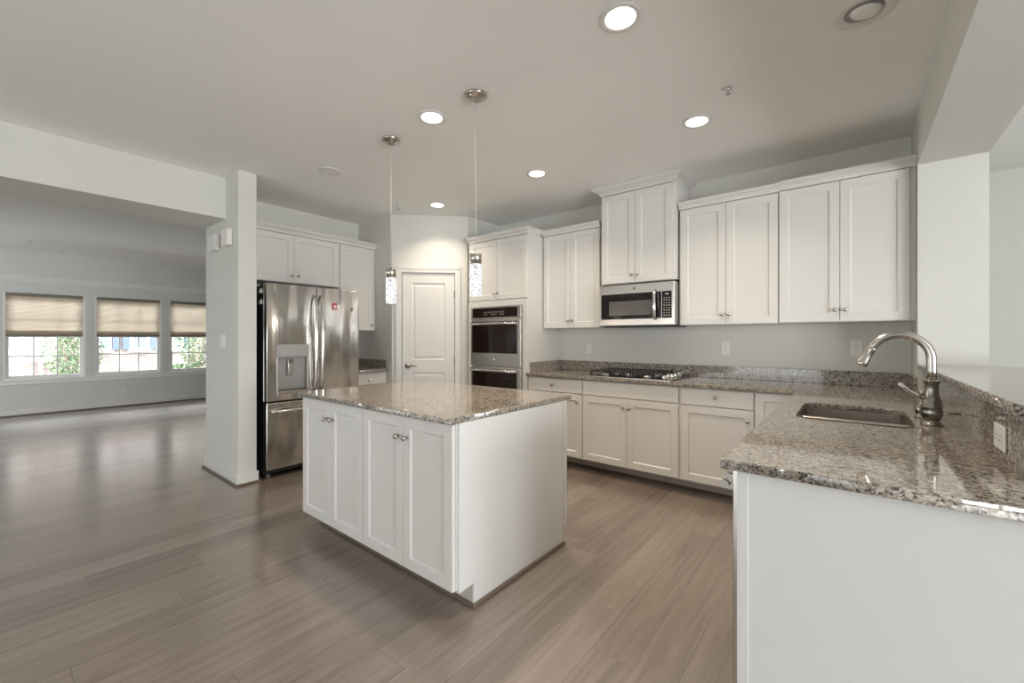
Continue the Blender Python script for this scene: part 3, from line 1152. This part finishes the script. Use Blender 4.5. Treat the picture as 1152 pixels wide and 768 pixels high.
# ------------------------------------------------------------------ worktops
XP, YP, YC, XB = -0.312, 1.378, 3.504, 0.340
t = thing('worktop', 'L-shaped speckled granite worktop running from oven cabinet to sink', 'worktop')
SX0, SX1, SY0, SY1 = -0.212, 0.197, 2.298, 2.905
outl = [(-2.648, YC), (XP, YC), (XP, YP), (0.36, YP), (0.36, 3.743), (0.316, 3.743), (0.316, YB - 0.001), (-2.648, YB - 0.001)]
slab_with_hole('worktop_slab', outl, [rrect(SX0, SX1, SY0, SY1, 0.075, 8)], TOP, 0.914, 0.0025, M['granite'], t)
MB().box(-2.648, 0.316, YB - 0.021, YB - 0.001, 0.914, 1.022, 0.002).build('backsplash', M['granite'], t)
MB().box(-2.648, -2.628, 3.57, YB - 0.021, 0.914, 1.022, 0.002).build('backsplash', M['granite'], t)
MB().box(0.297, 0.317, 3.744, YB - 0.021, 0.914, 1.022, 0.002).build('backsplash', M['granite'], t)
MB().box(0.340, 0.361, 1.60, 3.743, 0.914, 1.076, 0.001).build('backsplash', M['granite'], t)

t = thing('bar_ledge', 'polished granite bar ledge on the half wall behind the faucet', 'ledge')
slab_with_hole('ledge_slab', [(0.316, 1.635), (0.98, 1.635), (0.98, 3.741), (0.316, 3.741)], [], 1.077, 1.108, 0.005, M['granite'], t)

t = thing('corner_worktop', 'short granite worktop beside the refrigerator', 'worktop')
slab_with_hole('worktop_slab', [(XL + 0.001, 2.492), (-4.27, 2.492), (-4.27, 2.963), (XL + 0.001, 2.963)], [], TOP, 0.914, 0.0025, M['granite'], t)
MB().box(XL + 0.001, XL + 0.021, 2.492, 2.943, 0.914, 1.016, 0.002).build('backsplash', M['granite'], t)
MB().box(XL + 0.001, -4.28, 2.943, 2.963, 0.914, 1.016, 0.002).build('backsplash', M['granite'], t)
base_cabinet('small white base cabinet with a drawer beside the refrigerator', (-4.30, 2.492, 0), PI / 2, 0.47, 0.6,
             [('drawer', 0.006, 0.464, ZR0, ZR1, (0.225, 0.795)), ('door', 0.006, 0.464, ZD0, ZD1, (0.05, 0.66))], toe=0.09)

# cabinets over the refrigerator
G = 'upper cabinets on the refrigerator wall'
upper_cabinet('white two-door cabinet above the refrigerator', (-4.53, 1.494), PI / 2, 0.996, 0.38, 1.845, 2.352,
              [(0.004, 0.503, (0.472, 0.075)), (0.503, 0.990, (0.536, 0.075))], 2.412, group=G)
upper_cabinet('white single-door upper cabinet between refrigerator and pantry', (-4.53, 2.492), PI / 2, 0.47, 0.38, 1.362, 2.352,
              [(0.010, 0.440, (0.405, 0.07))], 2.412, group=G)

# ------------------------------------------------------------------ island
YI = 1.318
G = 'island cabinets'
def island_cabinet(label, x0, w, panel):
    t = base_cabinet(label, (x0, YI, 0), 0, w, 0.95, [
        ('door', 0.002, w / 2, 0.118, 0.878, (w / 2 - 0.034, 0.775)), ('door', w / 2, w - 0.002, 0.118, 0.878, (w / 2 + 0.034, 0.775))], toe=0.125, group=G)
    return t
# the two cabinet boxes share the back side, whose doors face the range
a = island_cabinet('white two-door island cabinet nearer the refrigerator', -2.868, 0.722, False)
b = island_cabinet('white two-door island cabinet at the outlet end of the island', -2.146, 0.736, True)
for t, w in ((a, 0.722), (b, 0.736)):
    for ch in list(t.children):
        if ch.name.startswith('toe_kick'):
            bpy.data.objects.remove(ch)
    x_end = w
    mb = MB()
    x_start = 0.02 if t is a else 0.0
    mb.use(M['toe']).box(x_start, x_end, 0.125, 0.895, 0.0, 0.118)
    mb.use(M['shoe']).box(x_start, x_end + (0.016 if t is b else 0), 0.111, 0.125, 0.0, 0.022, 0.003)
    mb.build('toe_kick', None, t)
# end panel with toe notches, part of the second cabinet
w = 0.736
mb = MB()
def notch(x0, x1):
    pts = [(0.125, 0.0), (0.908, 0.0), (0.908, 0.112), (0.953, 0.112), (0.953, TOP), (0.026, TOP), (0.026, 0.112), (0.125, 0.112)]
    mb.profile_x(pts, x0, x1)
notch(w, w + 0.012)
mb.use(M['shoe']).box(w + 0.012, w + 0.026, 0.125 - 0.014, 0.92, 0.0, 0.022, 0.003)
mb.mats.insert(0, M['panel']) if M['panel'] not in mb.mats else None
for f in mb.bm.faces:
    f.material_index = 1 if f.calc_center_median().z < 0.024 and f.calc_center_median().x > w + 0.0121 else 0
mb.build('end_panel', None, b)
MB().box(w + 0.012, w + 0.016, 0.026, 0.066, 0.112, TOP, 0.001).build('end_stile', M['panel'], b)
MB().box(w + 0.012, w + 0.016, 0.915, 0.953, 0.112, TOP, 0.001).build('end_stile', M['panel'], b)
t = thing('island_worktop', 'speckled granite slab topping the kitchen island', 'worktop')
slab_with_hole('island_slab', [(-2.905, 1.296), (-1.402, 1.296), (-1.402, 2.337), (-2.905, 2.337)], [], TOP, 0.914, 0.005, M['granite'], t)

# ------------------------------------------------------------------ refrigerator
t = thing('refrigerator', 'stainless french-door refrigerator with bottom freezer and water dispenser', 'refrigerator', (-4.075, 1.555, 0), PI / 2)
W = 0.908
mb = MB()
mb.box(0.006, W - 0.006, 0.085, 0.80, 0.03, 1.752, 0.004)
mb.build('body', M['fridge_side'], t)
for x in (0.06, W - 0.06):
    for y in (0.12, 0.74):
        MB().lathe([(0.02, 0), (0.02, 0.012), (0.012, 0.016), (0.012, 0.035)], (x, y, 0), (0, 0, 1), 14).build('foot', M['grey_plastic'], t)
MB().box(0.02, W - 0.02, 0.07, 0.10, 0.035, 0.085).build('base_grille', M['blackmat'], t)
zs, zt = 0.70, 1.772
def fdoor(x0, x1, z0, z1, name, hole=None):
    """door slab; an opening leaves room for the dispenser recess"""
    mb = MB()
    if not hole:
        mb.box(x0, x1, 0.0, 0.078, z0, z1, 0.007, 3)
    else:
        hx0, hx1, hz0, hz1 = hole
        mb.box(x0, x1, 0.06, 0.078, z0, z1, 0.003)
        mb.box(x0, hx0, 0.0, 0.061, z0, z1, 0.006, 2).box(hx1, x1, 0.0, 0.061, z0, z1, 0.006, 2)
        mb.box(hx0 - 0.01, hx1 + 0.01, 0.0, 0.061, hz1, z1, 0.006, 2).box(hx0 - 0.01, hx1 + 0.01, 0.0, 0.061, z0, hz0, 0.006, 2)
    return mb.build(name, M['steel_door'], t)
ld = fdoor(0.0, 0.452, zs, zt, 'door', (0.098, 0.365, 0.79, 1.10))
rd = fdoor(0.456, W, zs, zt, 'door')
fz = fdoor(0.0, W, 0.085, zs - 0.012, 'freezer_drawer')
# dispenser
mb = MB()
mb.use(M['grey_plastic']).box(0.088, 0.378, -0.004, 0.004, 1.10, 1.215, 0.002)
mb.use(M['steel']).box(0.088, 0.100, -0.004, 0.004, 0.755, 1.10, 0.002).box(0.363, 0.378, -0.004, 0.004, 0.755, 1.10, 0.002)
mb.box(0.100, 0.363, -0.004, 0.004, 0.755, 0.79, 0.002)
mb.use(M['grey_plastic']).box(0.10, 0.363, 0.052, 0.058, 0.79, 1.10)
mb.use(M['blackmat']).box(0.11, 0.353, 0.006, 0.055, 0.79, 0.796)
dsp = mb.build('dispenser', None, ld)
mb = MB()
mb.use(M['steel']).box(0.190, 0.240, 0.012, 0.040, 0.93, 1.075, 0.006, 2)
mb.use(M['slot']).box(0.198, 0.232, 0.008, 0.012, 1.040, 1.072)
mb.build('dispenser_paddle', None, ld)
# handles
for d, x, z0, z1 in ((ld, 0.425, 0.775, 1.68), (rd, 0.488, 0.775, 1.68)):
    mb = MB()
    mb.tube([(x, 0.0, z0), (x, -0.035, z0 + 0.025), (x, -0.055, z0 + 0.10), (x, -0.062, (z0 + z1) / 2), (x, -0.055, z1 - 0.10), (x, -0.035, z1 - 0.025), (x, 0.0, z1)], 0.014, 14)
    mb.build('handle', M['chrome'], d)
mb = MB()
hz = 0.612
mb.tube([(0.035, 0.0, hz), (0.05, -0.035, hz), (0.11, -0.055, hz), (W / 2, -0.062, hz), (W - 0.11, -0.055, hz), (W - 0.05, -0.035, hz), (W - 0.035, 0.0, hz)], 0.015, 14)
mb.build('handle', M['chrome'], fz)
# hinges at the top, badge and sticker
for x in (0.03, W - 0.03):
    mb = MB()
    mb.box(x - 0.02, x + 0.02, 0.03, 0.17, 1.752, 1.778, 0.004, 2)
    mb.build('hinge_cover', M['blackmat'], t)
MB().lathe([(0.018, 0), (0.018, 0.003), (0.014, 0.004), (0.0, 0.004)], (0.824, 0.0, 1.572), (0, -1, 0), 22).build('badge', M['nickel_dark'], rd)
mb = MB()
mb.use(M['red']).box(0.610, 0.662, -0.0015, 0, 1.560, 1.625)
mb.use(M['plastic']).box(0.628, 0.655, -0.002, -0.0015, 1.575, 1.605).box(0.664, 0.705, -0.0015, 0, 1.565, 1.612)
o = mb.build('sticker', None, rd)
o['label'] = 'red and white sticker'
# two white clips on the dark side of the body
for z in (1.60, 1.70):
    mb = MB()
    mb.box(-0.012, 0.006, 0.10, 0.15, z - 0.018, z + 0.010, 0.004, 2).box(-0.010, 0.004, 0.105, 0.125, z + 0.010, z + 0.026, 0.003)
    mb.build('side_clip', M['plastic'], t)

# ------------------------------------------------------------------ cooktop
t = thing('cooktop', 'black gas cooktop with cast grates set in the back worktop', 'cooktop', (-1.985, 3.585, 0.914))
cw, cd = 0.80, 0.52
mb = MB()
mb.prism(rrect(0, cw, 0, cd, 0.02, 4), 0.0, 0.010)
mb.build('tray', M['black'], t)
mb = MB()
mb.prism(rrect(-0.004, cw + 0.004, -0.004, cd + 0.004, 0.02, 4), 0.0, 0.004)
mb.build('trim_ring', M['steel'], t)
for bx, by, r in ((0.14, 0.14, 0.040), (0.14, 0.38, 0.034), (0.34, 0.26, 0.052), (0.54, 0.14, 0.034), (0.54, 0.38, 0.040)):
    mb = MB()
    mb.use(M['steel']).lathe([(r * 1.2, 0.008), (r * 1.25, 0.016), (r, 0.022), (r * 0.95, 0.026)], (bx, by, 0), (0, 0, 1), 20)
    mb.use(M['iron']).lathe([(r * 0.9, 0.026), (r * 0.92, 0.033), (r * 0.6, 0.036), (0, 0.036)], (bx, by, 0), (0, 0, 1), 20)
    mb.build('burner', None, t)
for gx0, gx1 in ((0.03, 0.235), (0.245, 0.435), (0.445, 0.65)):
    mb = MB()
    zt_, b_ = 0.052, 0.007
    for y in (0.03, cd - 0.03):
        mb.box(gx0, gx1, y - b_, y + b_, zt_ - 0.012, zt_, 0.002)
    for x in (gx0 + b_, gx1 - b_):
        mb.box(x - b_, x + b_, 0.03, cd - 0.03, zt_ - 0.012, zt_, 0.002)
    xm = (gx0 + gx1) / 2
    mb.box(xm - b_ * 0.8, xm + b_ * 0.8, 0.03, cd - 0.03, zt_ - 0.008, zt_ + 0.003, 0.002)
    for y in (0.14, 0.26, 0.38):
        mb.box(gx0, gx1, y - b_ * 0.8, y + b_ * 0.8, zt_ - 0.008, zt_ + 0.003, 0.002)
    for x in (gx0 + b_, gx1 - b_):
        for y in (0.03, cd - 0.03):
            mb.box(x - b_, x + b_, y - b_, y + b_, 0.010, zt_)
    mb.build('grate', M['iron'], t)
for k in range(5):
    mb = MB()
    mb.lathe([(0.022, 0.010), (0.022, 0.014), (0.019, 0.016), (0.017, 0.036), (0.014, 0.040), (0.0, 0.040)], (0.722, 0.06 + k * 0.098, 0), (0, 0, 1), 18)
    mb.build('control_knob', M['chrome'], t)

# ------------------------------------------------------------------ sink and faucet
t = thing('sink', 'undermount stainless double-bowl sink in the granite counter', 'sink', (0, 0, 0.70))
o2, i2 = rrect(SX0 - 0.018, SX1 + 0.018, SY0 - 0.018, SY1 + 0.018, 0.08, 8), rrect(SX0 - 0.004, SX1 + 0.004, SY0 - 0.004, SY1 + 0.004, 0.075, 8)
mb = MB()
mb.ring(o2, i2, 0.160, 0.184)
for y0_, y1_ in ((SY0 - 0.004, 2.590), (2.630, SY1 + 0.004)):
    mb.ring(rrect(SX0 - 0.018, SX1 + 0.018, y0_ - 0.012, y1_ + 0.0125, 0.07, 8), rrect(SX0 - 0.004, SX1 + 0.004, y0_, y1_, 0.065, 8), 0.0, 0.160)
    mb.prism(rrect(SX0 - 0.01, SX1 + 0.01, y0_ - 0.006, y1_ + 0.006, 0.068, 8), -0.004, 0.0)
mb.box(SX0 - 0.006, SX1 + 0.006, 2.598, 2.622, 0.10, 0.180, 0.008, 3)
mb.build('bowls', M['steel_sink'], t)
for yy in (2.45, 2.76):
    MB().lathe([(0.055, 0.0), (0.055, 0.004), (0.045, 0.004), (0.040, 0.001), (0.0, 0.001)], (0.0, yy, 0.0005), (0, 0, 1), 24).build('drain', M['nickel'], t)

FX, FY, FZ = 0.250, 2.457, 0.914
t = thing('faucet', 'tall arched pull-down kitchen faucet in brushed nickel behind the sink', 'faucet', (FX, FY, FZ))
mb = MB()
mb.lathe([(0.034, 0.0), (0.036, 0.004), (0.030, 0.010), (0.024, 0.016), (0.027, 0.022), (0.034, 0.042), (0.0355, 0.056), (0.031, 0.070),
          (0.034, 0.074), (0.034, 0.080), (0.031, 0.084), (0.0315, 0.100), (0.026, 0.112), (0.023, 0.122), (0.0205, 0.150), (0.0225, 0.172), (0.028, 0.183), (0.028, 0.187), (0.019, 0.188)], (0, 0, 0), (0, 0, 1), 28)
mb.build('faucet_body', M['nickel_dark'], t)
mb = MB()
arc = [(0, 0, 0.185), (0, 0, 0.225), (-0.001, 0, 0.262)]
cx_, cz_, R_ = -0.099, 0.272, 0.0985
for k in range(0, 21):
    a_ = math.radians(4 + 152 * k / 20)
    arc.append((cx_ + R_ * math.cos(a_), 0, cz_ + R_ * 1.05 * math.sin(a_)))
mb.tube(arc, 0.0165, 18)
mb.build('spout', M['nickel'], t)
e1 = Vector(arc[-1])
dr = (Vector(arc[-1]) - Vector(arc[-2])).normalized()
mb = MB()
mb.lathe([(0.0172, -0.004), (0.0185, 0.0), (0.0172, 0.006), (0.016, 0.022), (0.018, 0.045), (0.022, 0.068), (0.0225, 0.078), (0.019, 0.084), (0.0, 0.084)], e1, dr, 24)
mb.build('spray_head', M['nickel'], t)
mb = MB()
mb.tube([(-0.020, -0.002, 0.108), (-0.045, -0.005, 0.122), (-0.070, -0.010, 0.138), (-0.085, -0.012, 0.152), (-0.092, -0.012, 0.158)], [0.0095, 0.0075, 0.007, 0.0085, 0.0105], 14)
mb.lathe([(0.0, -0.011), (0.008, -0.008), (0.0115, 0.0), (0.008, 0.008), (0.0, 0.011)], (-0.094, -0.012, 0.160), (-0.6, 0, 0.6), 16)
mb.build('lever', M['nickel'], t)
mb = MB()
mb.tube([(0.020, -0.01, 0.050), (0.045, -0.012, 0.052), (0.083, -0.012, 0.056)], [0.008, 0.0055, 0.005], 12)
mb.build('side_rod', M['nickel'], t)

t = thing('soap_dispenser', 'nickel soap dispenser standing just behind the faucet', 'soap dispenser', (0.240, 2.655, FZ))
mb = MB()
mb.lathe([(0.026, 0), (0.027, 0.004), (0.021, 0.010), (0.024, 0.025), (0.025, 0.045), (0.019, 0.060), (0.012, 0.068), (0.009, 0.105)], (0, 0, 0), (0, 0, 1), 22)
mb.build('dispenser_body', M['nickel_dark'], t)
mb = MB()
mb.lathe([(0.011, 0.105), (0.013, 0.112), (0.013, 0.122), (0.008, 0.128), (0, 0.128)], (0, 0, 0), (0, 0, 1), 18)
mb.tube([(0, 0, 0.117), (0.0, 0.04, 0.119), (0.0, 0.066, 0.110)], [0.006, 0.005, 0.004], 10)
mb.build('pump_head', M['nickel'], t)

# ------------------------------------------------------------------ ceiling fixtures
WARM = (1.0, 0.84, 0.66)
def can_light(x, y, label, lit):
    t = thing('recessed_light', label, 'ceiling light', (x, y, H), 0, 'recessed lights in the kitchen ceiling')
    mb = MB()
    R = 0.092
    # trim ring with a short reflector going up into the ceiling plane
    mb.lathe([(R, 0.0), (R + 0.001, -0.003), (R - 0.006, -0.007), (0.070, -0.006), (0.066, -0.001)], (0, 0, 0), (0, 0, 1), 32)
    mb.build('trim_ring', M['trim'], t)
    if lit:
        MB().lathe([(0.0, -0.004), (0.066, -0.004), (0.066, -0.001), (0.0, -0.001)], (0, 0, 0), (0, 0, 1), 28).build('lens', M['lamp'], t)
        d = bpy.data.lights.new('lamp', 'AREA')
        d.shape = 'DISK'
        d.size = 0.13
        d.energy = 4.8
        d.spread = math.radians(118)
        d.color = WARM
        o = bpy.data.objects.new('lamp', d)
        COL.objects.link(o)
        o.parent = t
        o.location = (0, 0, -0.012)
    else:
        MB().lathe([(0.0, -0.003), (0.055, -0.004), (0.066, -0.002), (0.066, -0.001), (0.0, -0.001)], (0, 0, 0), (0, 0, 1), 28).build('lens', M['plastic'], t)
    return t
can_light(-0.820, 1.794, 'lit recessed light in the ceiling nearest the camera', True)
can_light(-2.151, 1.826, 'lit recessed light beside the pendant canopies', True)
can_light(-2.167, 3.029, 'lit recessed light in front of the tall microwave cabinet', True)
can_light(-3.523, 3.066, 'lit recessed light in front of the pantry door', True)
can_light(-0.815, 2.974, 'lit recessed light above the cooktop end of the aisle, by the sprinkler', True)
can_light(-3.535, 1.857, 'unlit recessed light in the ceiling near the refrigerator', False)
# unlit adjustable fitting above the sink
t = thing('recessed_light', 'unlit adjustable eyeball light in the ceiling above the sink', 'ceiling light', (0.035, 2.433, H), 0, 'recessed lights in the kitchen ceiling')
mb = MB()
mb.lathe([(0.115, 0.0), (0.116, -0.003), (0.108, -0.008), (0.078, -0.009), (0.072, -0.004), (0.068, -0.001)], (0, 0, 0), (0, 0, 1), 36)
mb.build('trim_ring', M['trim'], t)
MB().lathe([(0.070, -0.001), (0.070, -0.003), (0.0, -0.003)], (0, 0, 0), (0, 0, 1), 30).build('baffle', M['grey_plastic'], t)
mb = MB()
prof = [(0.056 * math.cos(math.radians(a_)), -0.004 - 0.030 * math.sin(math.radians(a_))) for a_ in range(0, 60, 10)] + [(0.024, -0.026), (0.0, -0.026)]
mb.lathe(prof, (0.006, -0.006, 0), (0.12, -0.12, 1), 26)
mb.build('eyeball', M['plastic'], t)

def sprinkler(x, y, label):
    t = thing('fire_sprinkler', label, 'sprinkler', (x, y, H), 0, 'ceiling sprinkler heads')
    MB().lathe([(0.036, 0), (0.036, -0.003), (0.028, -0.008), (0.014, -0.009)], (0, 0, 0), (0, 0, 1), 22).build('escutcheon', M['trim'], t)
    mb = MB()
    mb.use(M['chrome']).lathe([(0.010, -0.008), (0.010, -0.020)], (0, 0, 0), (0, 0, 1), 12)
    for s in (-1, 1):
        mb.tube([(s * 0.009, 0, -0.018), (s * 0.014, 0, -0.028), (0, 0, -0.042)], 0.0025, 8)
    mb.lathe([(0.016, -0.042), (0.016, -0.044), (0.0, -0.044)], (0, 0, 0), (0, 0, 1), 14)
    mb.build('deflector', None, t)
    MB().lathe([(0.003, -0.020), (0.003, -0.040)], (0, 0, 0), (0, 0, 1), 8).build('bulb', M['red'], t)
sprinkler(-0.563, 2.672, 'small sprinkler head on the ceiling above the range aisle')
sprinkler(-3.867, 2.808, 'small sprinkler head on the ceiling by the pantry')
sprinkler(-9.555, 0.38, 'small sprinkler head on the living room ceiling')

# pendants
def pendant(x, y, label):
    t = thing('pendant_light', label, 'pendant light', (x, y, H), 0, 'pendant lights over the island')
    mb = MB()
    mb.lathe([(0.064, 0.0), (0.065, -0.006), (0.058, -0.014), (0.040, -0.021), (0.026, -0.024), (0.024, -0.034), (0.014, -0.040), (0.006, -0.044)], (0, 0, 0), (0, 0, 1), 32)
    mb.build('canopy', M['nickel'], t)
    mb = MB()
    mb.tube([(0, 0, -0.04), (0, 0, -0.942)], 0.0022, 8)
    mb.build('cord', M['cord'], t)
    mb = MB()
    mb.lathe([(0.006, -0.930), (0.010, -0.942), (0.034, -0.946), (0.036, -0.949), (0.036, -1.008)], (0, 0, 0), (0, 0, 1), 26)
    mb.build('cap', M['nickel'], t)
    mb = MB()
    mb.lathe([(0.036, -1.009), (0.037, -1.014), (0.037, -1.188), (0.035, -1.194), (0.0, -1.195)], (0, 0, 0), (0, 0, 1), 28)
    mb.build('glass_shade', M['bubble'], t)
    d = bpy.data.lights.new('bulb', 'POINT')
    d.energy = 3.0
    d.color = WARM
    d.shadow_soft_size = 0.04
    o = bpy.data.objects.new('bulb', d)
    COL.objects.link(o)
    o.parent = t
    o.location = (0, 0, -1.26)
    return t
pendant(-2.624, 1.843, 'slim lit bubble-glass pendant hanging in front of the pantry wall')
pendant(-1.752, 1.823, 'slim lit bubble-glass pendant hanging in front of the oven cabinet')

# ------------------------------------------------------------------ outside the front windows
struct('ground_outside', MB().box(-40, XF - 0.15, -15, 25, -0.5, -0.35), M['lawn'], 'lawn outside the front windows', 'lawn')
t = thing('street_house', 'pale brick house with blue shutters across the street', 'house', (-20, 0, -0.35))
MB().box(-4, 0, -8, 20, 0, 7.0).build('brick_wall', M['brick'], t)
def house_window(y0, y1, z0=1.21, z1=2.75):
    mb = MB()
    mb.box(0, 0.06, y0, y1, z0, z1)
    o = mb.build('window', M['ext_white'], t)
    MB().box(0.06, 0.065, y0 + 0.07, y1 - 0.07, z0 + 0.07, z1 - 0.07).build('pane', M['ext_glass'], o)
    MB().box(0.06, 0.10, y0 - 0.05, y1 + 0.05, z0 - 0.08, z0).build('window_sill', M['ext_white'], o)
def house_shutter(y0, y1, z0=1.21, z1=2.75):
    MB().box(0, 0.05, y0, y1, z0, z1, 0.008).build('shutter', M['shutter'], t)
house_window(0.10, 0.66)
for a_, b_ in ((2.36, 2.60), (3.18, 3.62), (4.32, 4.62)):
    house_window(a_ - 0.05, b_ + 0.05)
for a_, b_ in ((2.68, 2.88), (2.94, 3.12), (3.68, 3.90), (4.69, 4.86), (4.05, 4.26), (2.10, 2.28)):
    house_shutter(a_, b_)
mb = MB()
mb.box(0, 0.10, 0.96, 1.07, 0, 7.0)
mb.build('brick_pier', M['brick'], t)

def shrub(name, label, loc, r, h, n, trunk, cat):
    t = thing(name, label, cat, loc, 0)
    mb = MB()
    for s in range(3):
        a_ = s * 2.1
        mb.tube([(0, 0, 0), (0.05 * math.cos(a_), 0.05 * math.sin(a_), trunk), (r * 0.4 * math.cos(a_), r * 0.4 * math.sin(a_), h * 0.8)], [0.03, 0.022, 0.008], 8)
    mb.build('trunk', M['bark'], t)
    mb = MB()
    rnd = random.Random(sum(map(ord, label)))
    for _ in range(n):
        a_, u, q = rnd.uniform(0, 2 * PI), rnd.uniform(-1, 1), rnd.random() ** 0.4
        z = trunk + (h - trunk) * (0.5 + 0.5 * u)
        rr = r * q * math.sqrt(max(0.05, 1 - u * u))
        c = Vector((rr * math.cos(a_), rr * math.sin(a_), z))
        s = rnd.uniform(0.03, 0.055)
        d1 = Vector((rnd.gauss(0, 1), rnd.gauss(0, 1), rnd.gauss(0, 1))).normalized()
        d2 = d1.orthogonal().normalized()
        vs = [mb.bm.verts.new(c + d1 * s), mb.bm.verts.new(c + d2 * s * 0.55), mb.bm.verts.new(c - d1 * s), mb.bm.verts.new(c - d2 * s * 0.55)]
        mb.bm.faces.new(vs)
    mb.build('foliage', M['leaf'], t)
shrub('street_tree', 'small green tree outside the window nearest the beam', (-16.5, 1.42, -0.35), 0.62, 2.1, 2200, 0.5, 'tree')
shrub('street_tree', 'slender leafy tree outside the window beside the wall end', (-16.5, 4.25, -0.35), 0.62, 2.6, 1700, 0.7, 'tree')
shrub('garden_bush', 'low green bush outside the window beside the wall end', (-15.5, 3.55, -0.35), 0.55, 0.85, 1100, 0.1, 'bush')
